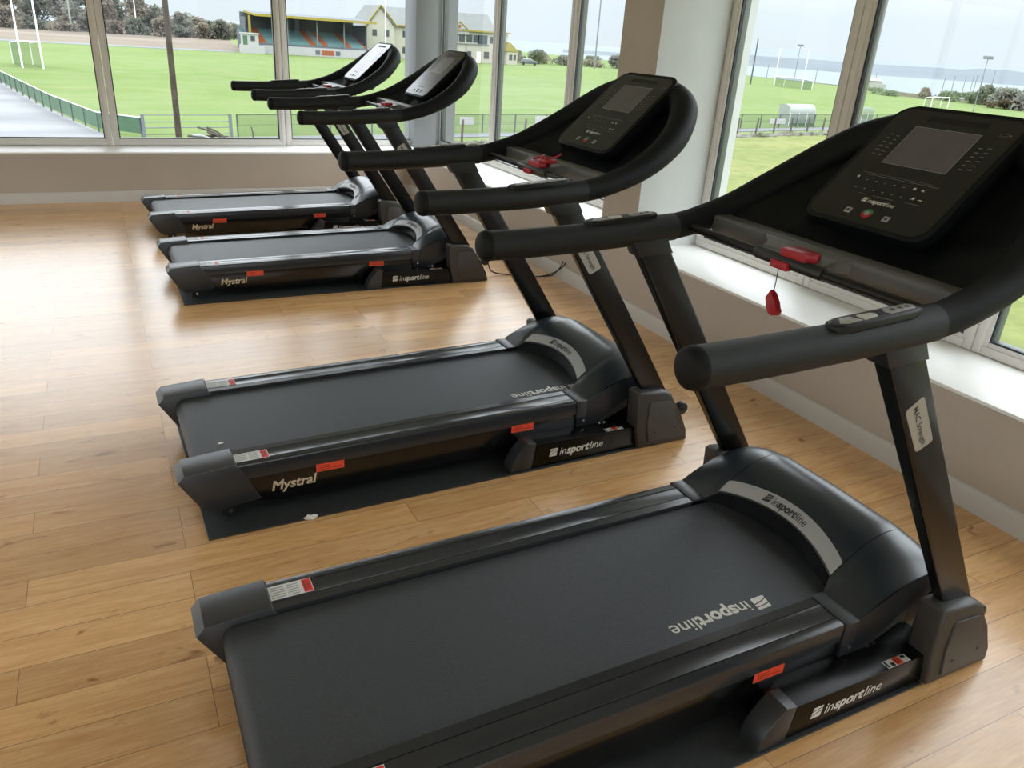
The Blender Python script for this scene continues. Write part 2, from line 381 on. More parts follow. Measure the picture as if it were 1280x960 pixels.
def build_treadmill():
    root = empty('treadmill')
    # --- running belt: a loop round the rear roller
    bm = new(); prof = [(1.74, zt(1.74) - 0.012)] + [(x, zt(x) - 0.012) for x in (1.4, 1.0, 0.6, 0.3, 0.085)]
    cx, r = 0.075, 0.040; c_z = zt(0.075) - 0.012 - r
    prof += [(cx - r * math.sin(a), c_z + r * math.cos(a)) for a in [PI * k / 14 for k in range(1, 15)]]
    prof += [(1.6, zt(1.6) - 0.092)]
    grid(bm, [[(x, y, z) for x, z in prof] for y in (-0.2455, 0.2455)]); thicken(bm, 0.003)
    obj('running_belt', bm, 'belt_rubber', root, 40)
    # deck body under the belt
    bm = new(); box(bm, 0.10, 1.50, -0.245, 0.245, 0.118, 0.176)
    box(bm, 1.50, 1.86, -0.33, 0.33, 0.03, 0.18); box(bm, 0.30, 1.48, -0.30, -0.262, 0.05, 0.15); box(bm, 0.30, 1.48, 0.262, 0.30, 0.05, 0.15)
    obj('deck_frame', bm, 'gloss_black', root)
    for s in (-1, 1):
        # --- side rail with grooves
        P = [(.2495, -.03), (.2495, -.001), (.2505, 0), (.278, 0), (.2788, -.0025), (.2802, -.0025), (.281, 0)]
        P += [(.2835, -.0006), (.3315, -.0006)]
        P += [(.334, 0), (.3348, -.0025), (.3362, -.0025), (.337, 0), (.3605, -.0003), (.3635, -.0016), (.365, -.005), (.365, -.054), (.362, -.056), (.352, -.056), (.352, -.03)]
        bm = new()
        prism(bm, P, lambda a, b: (0.13, s * a, zt(0.13) + b), lambda a, b: (1.464, s * a, zt(1.464) + b))
        rail = obj('side_rail', bm, 'rail_plastic', root, 25)
        # warning label on the rail
        z0 = 0.0006
        def tp(x, y): return (x, s * y, zt(x) + z0)
        vs = [tp(.158, .284), tp(.158, .340), tp(.270, .340), tp(.270, .284)]; fs = [(0, 1, 2, 3)]; mi = [0]
        def q(x0, x1, y0, y1, m, up=0.0003):
            b = len(vs); vs.extend([tuple(Vector(tp(a, c)) + Vector((0, 0, up))) for a, c in ((x0, y0), (x0, y1), (x1, y1), (x1, y0))]); fs.append((b, b + 1, b + 2, b + 3)); mi.append(m)
        q(.246, .268, .286, .338, 1)
        for i in range(5):
            for j in range(2): q(.165 + j * .042, .200 + j * .036, .290 + i * .0095, .2935 + i * .0095, 2)
        q(.249, .254, .292, .332, 3, 0.0006); q(.257, .262, .297, .327, 3, 0.0006)
        tag(raw('warning_label', vs, fs, ['white_label', 'red_label', 'label_grey_text', 'label_red_text'], rail, mi), 'white warning label with a red end')
        # --- side panel with the model lettering and its red stickers
        bm = new()
        prism(bm, [(.19, .145), (.215, .050), (.30, .034), (1.45, .052), (1.49, .085), (1.50, .158)], lambda a, b: (a, s * .350, b), lambda a, b: (a, s * .3595, b), .002)
        pan = obj('side_panel', bm, 'gloss_black', root)
        lay = layout([('Mystral', 0.024, 0.2)]); sc = .153 / lay[2]
        d = 1 if s < 0 else -1; x0 = .266 if s < 0 else .422
        lettering('lettering', lay, lambda a, b: (x0 + d * a * sc, s * .3602, .077 + (x0 + d * a * sc - .266) * .015 + b * sc), 'print_gold', pan)
        for xa in (.416, 1.173):
            zc = zt(xa) - .066
            V = []; F = []; I = []
            def q2(x0_, x1_, za, zb, m, o):
                b = len(V); V.extend([(x0_, s * o, za), (x1_, s * o, za), (x1_, s * o, zb), (x0_, s * o, zb)]); F.append((b, b + 1, b + 2, b + 3)); I.append(m)
            q2(xa, xa + .098, zc - .014, zc + .016, 0, .3658)
            for i in range(3): q2(xa + .012, xa + .05, zc - .008 + i * .007, zc - .0055 + i * .007, 1, .3662)
            q2(xa + .056, xa + .088, zc - .006, zc - .003, 1, .3662)
            tag(raw('transport_sticker', V, F, ['orange_label', 'label_red_text'], pan, I), 'orange red sticker on the side')
        # --- rear end cap
        bm = new()
        prism(bm, [(-.022, .170), (-.001, .1945), (.156, .2055), (.190, .150), (.228, .060), (.072, .042), (.036, .070)], lambda a, b: (a, s * .2475, b), lambda a, b: (a, s * .3685, b), .004)
        cap = obj('end_cap', bm, 'cap_plastic', root)
        bm = new(); disc(bm, (.128, s * .352, .036), 'y', .010, s * .014, 12, .001); box(bm, .10, .15, min(s * .30, s * .35), max(s * .30, s * .35), .012, .05)
        disc(bm, (.125, s * .325, .006), 'z', .022, .012, 16, .001)
        obj('adjuster_foot', bm, ['dark_slot'], cap)
        bm = new(); disc(bm, (.128, s * .3665, .036), 'y', .0065, s * .003, 10)
        tag(obj('bolt', bm, 'chrome', cap), 'small bright bolt')
        # --- base rail on the floor, with end plug
        bm = new()
        prism(bm, [(1.20, .006), (1.745, .006), (1.77, .050), (1.77, .100), (1.20, .108)], lambda a, b: (a, s * .335, b), lambda a, b: (a, s * .452, b), .003)
        base = obj('base_rail', bm, 'base_black', root)
        bm = new()
        prism(bm, [(1.222, .006), (1.236, .115), (1.203, .119), (1.178, .097), (1.157, .073), (1.143, .048), (1.136, .026), (1.135, .006)], lambda a, b: (a, s * .392, b), lambda a, b: (a, s * .4555, b), .002)
        obj('end_plug', bm, 'cap_plastic', base)
        lay = layout(WORDI, True); sc = .252 / lay[2]; x1 = 1.300 if s < 0 else 1.552
        lettering('lettering', lay, lambda a, b: (x1 + d * a * sc, s * .4526, .043 + b * sc), 'print_silver', base)
        V = []; F = []; I = []
        for (xa, xb, ya, yb, m) in ((1.565, 1.650, .425, .450, 0), (1.600, 1.625, .4255, .4495, 1), (1.568, 1.575, .427, .448, 2), (1.583, 1.596, .436, .448, 2), (1.630, 1.645, .427, .436, 2), (1.604, 1.610, .43, .445, 2), (1.615, 1.618, .43, .445, 2)):
            b = len(V); z = .1058 - (xa - 1.565) * .0 + (.0004 if m else 0)
            zz = lambda x: .108 - (x - 1.20) * .01404 + .0005 + (.0004 if m else 0)
            V += [(xa, s * ya, zz(xa)), (xb, s * ya, zz(xb)), (xb, s * yb, zz(xb)), (xa, s * yb, zz(xa))]; F.append((b, b + 1, b + 2, b + 3)); I.append(m)
        tag(raw('caution_sticker', V, F, ['white_label', 'orange_label', 'print_dark'], base, I), 'small white and orange caution sticker')
        # --- boot at the foot of the upright
        bm = new()
        prism(bm, [(1.722, .004), (1.700, .10), (1.684, .256), (1.700, .264), (1.820, .252), (1.856, .236), (1.914, .145), (1.962, .052), (1.978, .006), (1.97, .001)], lambda a, b: (a, s * .398, b), lambda a, b: (a, s * .472, b), .010, 3)
        boot = obj('upright_boot', bm, 'boot_plastic', root, 40)
        bm = new()
        prism(bm, [(1.762, .030), (1.746, .12), (1.745, .208), (1.752, .214), (1.848, .206), (1.858, .199), (1.905, .115), (1.940, .035), (1.936, .026)], lambda a, b: (a, s * .468, b), lambda a, b: (a, s * .4775, b), .004)
        obj('boot_panel', bm, 'boot_plastic', boot, 40)
        for px, pz in ((1.790, .072), (1.893, .080)):
            bm = new(); disc(bm, (px, s * .4770, pz), 'y', .0045, s * .0012, 10); obj('screw', bm, 'dark_slot', boot)
        bm = new(); disc(bm, (1.982, s * .385, .118), 'y', .027, s * .03, 20, .004); disc(bm, (1.982, s * .38, .118), 'y', .009, s * .04, 10)
        box(bm, 1.90, 1.985, min(s * .39, s * .41), max(s * .39, s * .41), .106, .13, .003)
        obj('transport_wheel', bm, 'plastic', boot)
        # --- upright
        r0, r1, f1, f0 = (1.739, .231), (1.229, 1.010), (1.336, 1.014), (1.859, .226)
        bm = new()
        prism(bm, [r0, r1, f1, f0], lambda a, b: (a, s * (.409 - (b - .23) * .019), b), lambda a, b: (a, s * .440, b), .007, 3)
        up = obj('upright', bm, 'painted_steel', root, 40)
        bm = new()
        prism(bm, [(1.236, .984), (1.352, .990), (1.322, 1.040), (1.205, 1.032)], lambda a, b: (a, s * .388, b), lambda a, b: (a, s * .446, b), .004)
        obj('collar', bm, 'plastic', up, 40)
        # --- hood side plate with linkage
        bm = new()
        side = [(1.474, .086), (1.548, .083), (1.70, .190), (1.80, .225), (1.80, .292), (1.72, .290), (1.66, .276), (1.58, .243), (1.512, .2125), (1.464, .2125)]
        prism(bm, side, lambda a, b: (a, s * .345, b), lambda a, b: (a, s * .3672, b), .002)
        hs = obj('hood_side_plate', bm, 'plastic', root)
        bm = new()
        prism(bm, [(1.560, .105), (1.575, .092), (1.720, .150), (1.720, .195), (1.70, .19)], lambda a, b: (a, s * .352, b), lambda a, b: (a, s * .362, b), .002)
        obj('incline_arm', bm, 'boot_plastic', hs)
        for bx, bz, br in ((1.503, .127, .005), (1.583, .098, .008), (1.607, .101, .006), (1.700, .150, .006)):
            bm = new(); disc(bm, (bx, s * .3665, bz), 'y', br, s * .004, 10); tag(obj('bolt', bm, 'chrome', hs), 'bright bolt head')
        # --- rail-end bracket across the rail
        bm = new()
        prism(bm, [(.2485, -.004), (.2485, .0035), (.366, .0035), (.3695, 0), (.3695, -.07), (.362, -.07), (.362, -.004)], lambda a, b: (1.466, s * a, zt(1.466) + b), lambda a, b: (1.512, s * a, zt(1.512) + b), .0012)
        obj('rail_bracket', bm, 'cap_plastic', root)
        # --- hand grip with plug and thumb keys
        gp = spline([(.775, s * .416, 1.0365), (.88, s * .416, 1.037), (1.0, s * .417, 1.040), (1.15, s * .419, 1.046), (1.27, s * .420, 1.053), (1.360, s * .421, 1.0595)], 5)
        bm = new(); tube(bm, gp, .0385, 28); grip = obj('hand_grip', bm, 'foam_grip', root, 60)
        bm = new(); ph = [(.776, .0392), (.768, .0392), (.758, .036), (.752, .028), (.749, .016), (.748, .003)]
        tube(bm, [(a, s * .416, 1.0365) for a, b in ph], [b for a, b in ph], 28); obj('grip_plug', bm, 'shell_plastic', grip, 60)
        bm = new(); ky = s * .424
        kp = [(1.062, 0), (1.075, -.018), (1.10, -.021), (1.27, -.021), (1.292, -.014), (1.298, 0), (1.292, .014), (1.27, .021), (1.10, .021), (1.075, .018)]
        kz = lambda x: 1.0945 + (x - 1.18) * .075
        prism(bm, kp, lambda a, b: (a, ky + b, kz(a) - .018), lambda a, b: (a, ky + b, kz(a)), .004)
        key = obj('thumb_key_pod', bm, 'satin_black', grip, 40)
        for nm, pl, m in (('thumb_key', [(1.085, -.006), (1.10, -.013), (1.135, -.013), (1.125, .010), (1.10, .012)], 'silver_plate'), ('thumb_key', [(1.140, -.013), (1.176, -.010), (1.182, 0), (1.176, .008), (1.142, .010)], 'print_silver'), ('thumb_key', [(1.212, -.012), (1.275, -.012), (1.284, 0), (1.275, .012), (1.212, .012), (1.206, 0)], 'silver_plate')):
            bm = new(); prism(bm, pl, lambda a, b: (a, ky + b, kz(a) - .001), lambda a, b: (a, ky + b, kz(a) + .0022), .0006); tag(obj(nm, bm, m, key), 'silver thumb key')
        V = []; F = []
        for cx_ in (1.226, 1.246, 1.266):
            b = len(V); V += [(cx_ - .004, ky - .005, kz(cx_) + .0026), (cx_ + .004, ky - .005, kz(cx_) + .0028), (cx_ + .004, ky + .005, kz(cx_) + .0028), (cx_ - .004, ky + .005, kz(cx_) + .0026)]; F.append((b, b + 1, b + 2, b + 3))
        raw('key_symbols', V, F, 'print_dark', key)
    # name plate on the outer face of the right-hand upright
    up = [o for o in root.children if o.name.startswith('upright') and 'boot' not in o.name][0]
    c = [Vector((1.331, 0, .874)), Vector((1.377, 0, .905)), Vector((1.455, 0, .786)), Vector((1.408, 0, .764))]
    bm = new(); poly = []
    for i in range(4):
        p, a, b = c[i], c[i - 1], c[(i + 1) % 4]
        for k in range(5):
            t = k / 4; p0 = p + (a - p).normalized() * .010; p1 = p + (b - p).normalized() * .010
            poly.append(((1 - t) ** 2 * p0 + 2 * t * (1 - t) * p + t * t * p1))
    prism(bm, [(v.x, v.z) for v in poly], lambda a, b: (a, -.4395, b), lambda a, b: (a, -.4412, b))
    pl = tag(obj('name_plate', bm, 'nameplate', up), 'silver name plate with dark lettering')
    lay = layout([('MAC Strength', 0.012, 0.0)]); o0 = (c[0] + c[1]) / 2; o1 = (c[2] + c[3]) / 2; dr = (o1 - o0).normalized(); un = Vector((dr.z * -1, 0, dr.x)); L = (o1 - o0).length
    sc = (L - .022) / lay[2]
    lettering('lettering', lay, lambda a, b: o0 + dr * (.011 + a * sc) + un * ((b - .5) * sc) + Vector((0, -.4416, 0)), 'print_dark', pl)
    # --- motor hood
    ys = [-.367, -.355, -.34, -.32, -.295, -.27, -.2505, -.249, -.236, -.2305, -.229, -.2275]
    n = 26; ys += [-.222 + .444 * i / n for i in range(n + 1)]; ys += [-v for v in reversed(ys[:12])]
    rows = []
    for y in ys:
        g = -.0035 if abs(abs(y) - .229) < 1e-4 else 0
        row = [hood_front(y) + Vector((.006, 0, -.012))]
        row += [hood_pt(y, t) + Vector((0, 0, g)) for t in (0, .05, .1, .2, .3, .4, .5, .6, .7, .8, .9, 1.0)]
        rz_ = hood_ridge(y).z
        row += [(1.765, y, rz_ - .001), (1.785, y, rz_ - .005), (1.805, y, rz_ - .013), (1.825, y, rz_ - .026), (1.85, y, rz_ - .05), (1.88, y, rz_ - .09), (1.905, y, rz_ - .15), (1.915, y, .05)]
        rows.append(row)
    bm = new(); grid(bm, rows); thicken(bm, .004)
    hood = obj('motor_hood', bm, 'hood_plastic', root, 35)
    # recess wall under the lip
    bm = new(); rr = []
    for i in range(25):
        y = -.246 + .492 * i / 24; f = hood_front(y); zb_ = max(zt(1.55) - .010, f.z - .050); rr.append([f + Vector((.002, 0, -.002)), Vector((f.x + .003, y, zb_)), Vector((f.x + .09, y, zb_ + .002)), Vector((f.x + .10, y, zt(1.6) - .012))])
    grid(bm, rr); thicken(bm, .003); obj('hood_lip', bm, 'gloss_black', hood, 60)
    # silver plate along the lip
    bm = new(); rr = []
    for i in range(33):
        y = -.229 + .458 * i / 32; f = hood_front(y); t1 = .041 / (1.745 - f.x); e = abs(y) / .229
        t0 = .02 + .05 * max(0, e - .9) * 0
        rr.append([hood_pt(y * (1 - .0), t0 + (t1 - t0) * k / 4, .0016) for k in range(5)])
    grid(bm, rr); thicken(bm, .0012)
    plate = tag(obj('logo_plate', bm, 'silver_plate', hood, 50), 'silver curved plate on the hood lip')
    lay = layout(WORD, True); sc = .165 / lay[2]
    def onplate(a, b):
        y = .098 - a * sc; f = hood_front(y); t = (.012 + b * sc * .95) / (1.745 - f.x)
        return hood_pt(y, t, .0036)
    lettering('lettering', lay, onplate, 'print_dark', plate)
    # --- arch: the grips run on as one tube round the back of the console
    half = [(1.345, .421, 1.058, .0365), (1.40, .421, 1.066, .037), (1.46, .420, 1.080, .038), (1.56, .414, 1.1115, .040), (1.66, .399, 1.158, .045), (1.76, .364, 1.218, .050), (1.831, .314, 1.276, .052), (1.882, .250, 1.325, .052), (1.908, .16, 1.356, .050), (1.918, .06, 1.366, .048)]
    full = half + [(a, -b, c_, r_) for a, b, c_, r_ in reversed(half)]
    pth = spline([f[:3] for f in full], 5); rad = spline([(f[3], 0, 0) for f in full], 5)
    bm = new(); tube(bm, pth, [r_.x for r_ in rad], 24); arch = obj('console_arch', bm, 'shell_plastic', root, 60)
    # --- bowl between arch and console
    hp = [p for p in pth if p.y >= -1e-6]; hp = [p for p in hp if p.x > 1.525]
    rows = []; NY = 44
    for p in hp:
        x = p.x - .008; Yt = p.y - .012; zf = max(1.042, cz(x) - .115); zf = min(zf, p.z + .02)
        row = []; st_ = .032 * sm((1.74 - x) / .08)
        for j in range(NY + 1):
            v = -1 + 2 * j / NY; y = v * Yt; a = abs(y)
            e = zf + st_ * sm((a - .185) / .02); k = sm((a - .21) / max(.02, Yt - .21)) if Yt > .22 else sm((abs(v) - .6) / .4)
            row.append((x, y, e + (p.z - .006 - e) * k))
        rows.append(row)
    bm = new(); grid(bm, rows); thicken(bm, .006)
    obj('console_bowl', bm, 'shell_plastic', root, 60)
    # --- console
    def rr_(hw, t0, t1, r_):
        out = []
        for cy, ct, a0 in ((hw - r_, t1 - r_, 0), (-(hw - r_), t1 - r_, 90), (-(hw - r_), t0 + r_, 180), (hw - r_, t0 + r_, 270)):
            for k in range(7):
                a = math.radians(a0 + 15 * k); out.append((cy + r_ * math.cos(a), ct + r_ * math.sin(a)))
        return out
    bm = new(); R = rr_(.190, 0, .4185, .048)
    prism(bm, R, lambda a, b: cpt(a, b, -.034), lambda a, b: cpt(a, b, 0), .006, 3)
    con = obj('console', bm, 'shell_plastic', root, 40)
    bm = new()
    prism(bm, rr_(.176, .012, .405, .04), lambda a, b: cpt(a * .82, .05 + b * .86, -.15), lambda a, b: cpt(a, b, -.03))
    obj('console_body', bm, 'shell_plastic', con, 40)
    bm = new(); prism(bm, rr_(.176, .013, .405, .038), lambda a, b: cpt(a, b, -.003), lambda a, b: cpt(a, b, .0008)); face = obj('control_panel', bm, 'console_gloss', con)
    def cq(name, quads, m, off, par):
        V = []; F = []
        for y0, y1, t0, t1 in quads:
            b = len(V); V += [cpt(y0, t0, off), cpt(y1, t0, off), cpt(y1, t1, off), cpt(y0, t1, off)]; F.append((b, b + 1, b + 2, b + 3))
        return raw(name, V, F, m, par)
    w = .0013
    tag(cq('screen', [(-.093, .093, .211, .347)], 'screen', .0012, con), 'grey display screen')
    cq('screen_border', [(-.093, .093, .211, .211 + w), (-.093, .093, .347 - w, .347), (-.093, -.093 + w, .211, .347), (.093 - w, .093, .211, .347)], 'screen_line', .0016, con)
    bm = new(); prism(bm, [(-.088, .368), (.080, .368), (.080, .387), (-.088, .387)], lambda a, b: cpt(a, b, -.004), lambda a, b: cpt(a, b, .0011)); obj('vent_slot', bm, 'dark_slot', con)
    Q = []
    for s in (-1, 1):
        for i in range(6):
            t = .232 + i * .0145
            Q += [(s * .117 - .005, s * .117 + .005, t, t + .003), (s * .139 - .0055, s * .139 + .0055, t + .003, t + .006)]
    for i in range(7): Q.append((.085 - i * .028 - .003, .085 - i * .028 + .003, .146, .150))
    for i in range(8): Q.append((.098 - i * .028 - .003, .098 - i * .028 + .003, .117, .121))
    Q += [(.060, .075, .102, .1035), (-.03, .03, .102, .1035), (-.105, -.06, .104, .1055), (-.152, -.132, .352, .353), (-.152, -.132, .360, .361), (-.1525, -.1515, .352, .361), (-.1325, -.1315, .352, .361), (-.160, -.155, .354, .359)]
    cq('key_markings', Q, 'print_grey', .0015, con)
    cq('divider_lines', [(-.11, .10, .166, .1668), (-.09, .118, .172, .1726)], 'screen_line', .0014, con)
    cq('key_highlights', [(.114, .120, .150, .157), (-.060, -.053, .1475, .154), (-.082, -.076, .1475, .154), (-.078, -.072, .118, .125), (-.100, -.088, .119, .1215)], 'print_silver', .0016, con)
    lay = layout(WORD, True); sc = .098 / lay[2]
    lettering('lettering', lay, lambda a, b: cpt(.049 - a * sc, .080 + b * sc, .0016), 'print_silver', con)
    for yb in (.059, -.057):
        bm = new(); prism(bm, [(yb - .009, .036), (yb + .009, .036), (yb + .009, .053), (yb - .009, .053)], lambda a, b: cpt(a, b, 0), lambda a, b: cpt(a, b, .002), .0006); tag(obj('speed_button', bm, 'silver_plate', con), 'pale square button')
        cq('button_symbol', [(yb - .004, yb + .004, .041, .048)], 'print_dark', .0024, [o for o in con.children if o.name.startswith('speed_button')][-1])
    for nm, m, a0, a1 in (('stop_button', 'red_plastic', 180, 360), ('start_button', 'green_print', 0, 180)):
        bm = new(); pts = [(.002 + .015 * math.cos(math.radians(a)), .047 + .015 * math.sin(math.radians(a))) for a in range(a0, a1 + 1, 20)]
        prism(bm, pts, lambda a, b: cpt(a, b, 0), lambda a, b: cpt(a, b, .002)); tag(obj(nm, bm, m, con), ('red' if 'stop' in nm else 'green') + ' half of the round start stop button')
    bm = new(); pts = [(.002 + .007 * math.cos(2 * PI * k / 12), .047 + .007 * math.sin(2 * PI * k / 12)) for k in range(12)]
    prism(bm, pts, lambda a, b: cpt(a, b, .001), lambda a, b: cpt(a, b, .0028)); obj('button_symbol', bm, 'label_grey_text', con)
    # --- bars in front of the console
    bm = new(); tube(bm, [(1.398, .405, 1.064), (1.398, -.405, 1.064)], .0108, 20); pulse = obj('pulse_bar', bm, 'satin_black', root, 60)
    bm = new(); tube(bm, [(1.398, .118, 1.064), (1.398, .112, 1.064), (1.398, -.100, 1.064), (1.398, -.106, 1.064)], [.014, .0165, .0165, .014], 20); obj('sleeve', bm, 'plastic', pulse, 60)
    bm = new(); box(bm, 1.474, 1.534, -.388, .388, 1.048, 1.097, .006, 3)
    hub = [(1.490, .200), (1.472, .178), (1.452, .140), (1.435, .122), (1.402, .116), (1.402, -.098), (1.435, -.085), (1.452, -.090), (1.472, -.110), (1.490, -.135)]
    tray = obj('cross_bar', bm, 'hub_grey', root, 40)
    bm = new(); prism(bm, hub, lambda a, b: (a, b, 1.060), lambda a, b: (a, b, 1.078 + (a - 1.402) * .22), .003)
    obj('key_holder', bm, 'hub_grey', tray, 40)
    # --- safety key
    bm = new(); prism(bm, [(1.388, .030), (1.388, -.052), (1.412, -.066), (1.440, -.050), (1.446, .012), (1.430, .036)], lambda a, b: (a, b, 1.074), lambda a, b: (a, b, 1.098), .005)
    key = tag(obj('safety_key', bm, 'red_plastic', root, 40), 'red magnetic safety key')
    bm = new(); box(bm, 1.374, 1.392, -.012, .045, 1.046, 1.066, .003); obj('key_clip', bm, 'red_plastic', key)
    return root

proto = build_treadmill()
def child(root, name):
    for o in root.children_recursive:
        if o.name.split('.')[0] == name: return o
def copy_tree(o, parent=None):
    c = o.copy(); COL.objects.link(c)
    if parent is not None: c.parent = parent
    for ch in list(o.children): copy_tree(ch, c)
    return c
TX = [(0.0, 0.0, 0.0), (0.018, 1.347, 1.168), (0.180, 3.736, 0.612), (0.167, 5.174, 1.251)]
mills = [proto] + [copy_tree(proto) for _ in range(3)]
for o, (x, y, a) in zip(mills, TX):
    o.location = (x, y, 0); o.rotation_euler = (0, 0, math.radians(a)); o['category'] = 'treadmill'; o['group'] = 'treadmills in a row along the windows'
for o, lb in zip(mills, ('black treadmill nearest the camera, its red safety key dangling on a string',
                         'second black treadmill from the camera, on a mat with a white scrap beside it',
                         'third black treadmill from the camera, rear pair, with a power cord at its front',
                         'farthest black treadmill, closest to the back wall under the window')):
    o['label'] = lb
# belt lettering shows on the two nearest only
for k, x0, y0 in ((0, 1.360, -.180), (1, 1.575, -.182)):
    lay = layout(WORD, True); sc = .315 / lay[2]
    bl = child(mills[k], 'running_belt')
    lettering('lettering', lay, lambda a, b: (x0 - a * sc, y0 - b * sc, zt(x0 - a * sc) - .012 + .0008), 'print_silver', bl)
# nearest: key tag hangs on its string
k0 = child(mills[0], 'safety_key')
bm = new(); tube(bm, spline([(1.380, .018, 1.050), (1.380, .017, 1.015), (1.3805, .0185, .985)], 4), .0013, 6); obj('key_string', bm, 'string', k0)
bm = new()
prism(bm, [(.024, .990), (.013, .985), (.002, .962), (-.015, .945), (-.012, .935), (.006, .928), (.010, .934), (.026, .940), (.036, .968)], lambda a, b: (1.372, a, b), lambda a, b: (1.389, a, b), .004, 2)
tag(obj('key_tag', bm, 'red_plastic', k0, 40), 'red clip hanging on a string')
# second: string and clip bundled on top of the key holder
k1 = child(mills[1], 'safety_key')
bm = new()
box(bm, 1.40, 1.45, -.085, -.03, 1.096, 1.112, .006); tube(bm, spline([(1.41, .03, 1.10), (1.43, -.02, 1.118), (1.40, -.05, 1.112), (1.44, -.08, 1.120), (1.46, -.095, 1.135)], 5), .004, 8)
obj('key_tag', bm, 'red_plastic', k1, 40)
# third: power cord from the front to the socket on the wall
bm = new(); tube(bm, spline([(1.93, -.33, .10), (2.02, -.34, .10), (2.06, -.35, .03), (2.13, -.37, .008), (2.25, -.42, .006), (2.35, -.50, .010), (2.42, -.58, .05), (2.47, -.62, .10), (2.497, -.62, .13)], 6), .0045, 8)
obj('power_cord', bm, 'cord_black', mills[2], 60)
bm = new(); tube(bm, spline([(2.35, -.50, .010), (2.43, -.56, .03), (2.48, -.58, .09), (2.50, -.58, .13)], 6), .0045, 8); obj('power_cord', bm, 'cord_black', mills[2], 60)

# ------------------------------------------------------------------ floor mats and scraps
for i in range(3):
    bm = new(); x0, y0 = (0.042, -.462); box(bm, x0, 1.72, y0, .462, 0.0, .0055, .002, 1)
    o = obj('floor_mat', bm, 'mat_rubber'); o.location = (TX[i][0], TX[i][1], 0); o.rotation_euler = (0, 0, math.radians(TX[i][2]))
    tag(o, ('dark rubber floor mat under the treadmill nearest the camera', 'dark rubber floor mat under the second treadmill from the camera', 'dark rubber floor mat under the third treadmill from the camera')[i], 'mat', 'rubber mats under the treadmills')
def scrap(label, loc, sz, seed):
    random.seed(seed); bm = new(); bmesh.ops.create_icosphere(bm, subdivisions=2, radius=1)
    for v in bm.verts:
        k = .6 + .6 * random.random(); v.co = Vector((v.co.x * sz[0] * k, v.co.y * sz[1] * k, max(0, (v.co.z + .8) * sz[2] * k)))
    o = obj('paper_scrap', bm, 'paper', None, 0); o.location = loc; tag(o, label, 'scrap')
scrap('crumpled white scrap on the floor against the second treadmill mat edge', (.395, .895, .0), (.022, .012, .008), 3)
scrap('tiny white scrap lying on the rear of the second treadmill belt', (.16, 1.185, .1825), (.010, .005, .003), 5)

# ------------------------------------------------------------------ the room
XW, XF, YB, YF, ZS, ZH, ZC = 2.692, 3.155, 6.316, 6.73, .418, 2.45, 2.75
XL, YN = -7.0, -5.5
def st(o): o['kind'] = 'structure'; return o
bm = new(); box(bm, XL - .2, XW + .02, YN - .2, YB + .02, -.12, 0); st(obj('floor', bm, 'oak'))
bm = new(); box(bm, XL - .2, 3.5, YN - .2, 7.1, ZC, ZC + .15); st(obj('ceiling', bm, 'ceiling_white'))
bm = new(); box(bm, XW, 3.34, YN, 7.0, -.3, ZS - .016); box(bm, XW, 3.34, YN, 7.0, ZH, ZC); st(obj('wall_right', bm, 'wall_paint'))
bm = new(); box(bm, XL, XW, YB, 6.95, -.3, ZS - .016); box(bm, XL, XW, YB, 6.95, ZH, ZC); st(obj('wall_back', bm, 'wall_paint'))
# pier between the right-hand windows: beige room face, white reveals
bm = new(); box(bm, XW, 3.34, 2.402, 2.774, ZS - .016, ZH)
for f in bm.faces:
    f.normal_update()
    if abs(f.normal.y) > .5: f.material_index = 1
st(obj('wall_pier', bm, ['wall_paint', 'pier_white']))
bm = new(); box(bm, XW, 3.34, -3.2, -2.83, ZS - .016, ZH)
st(obj('wall_pier', bm, ['wall_paint', 'pier_white']))
bm = new(); box(bm, 2.826, 3.056, 6.584, 6.76, ZS, ZH, .004); box(bm, 2.84, 3.34, 6.755, 6.95, ZS - .016, ZH); st(obj('wall_corner', bm, 'column_paint'))
# sills
bm = new(); box(bm, XW - .0008, 3.20, YN, 6.80, ZS - .016, ZS, .003, 2); st(obj('trim_1', bm, 'sill_paint'))
bm = new(); box(bm, XL, XW - .001, YB - .0008, 6.80, ZS - .016, ZS, .003, 2); st(obj('trim_2', bm, 'sill_paint'))
# skirting
def skirt(name, along_x):
    bm = new(); P = [(0, 0), (.016, 0), (.016, .072), (.012, .080), (.010, .086), (.004, .090), (0, .090)]
    if along_x: prism(bm, P, lambda a, b: (XL, YB - a, b), lambda a, b: (XW - .016, YB - a, b))
    else: prism(bm, P, lambda a, b: (XW - a, YN, b), lambda a, b: (XW - a, YB, b))
    st(obj(name, bm, 'skirting'))
skirt('baseboard_back', True); skirt('baseboard_right', False)
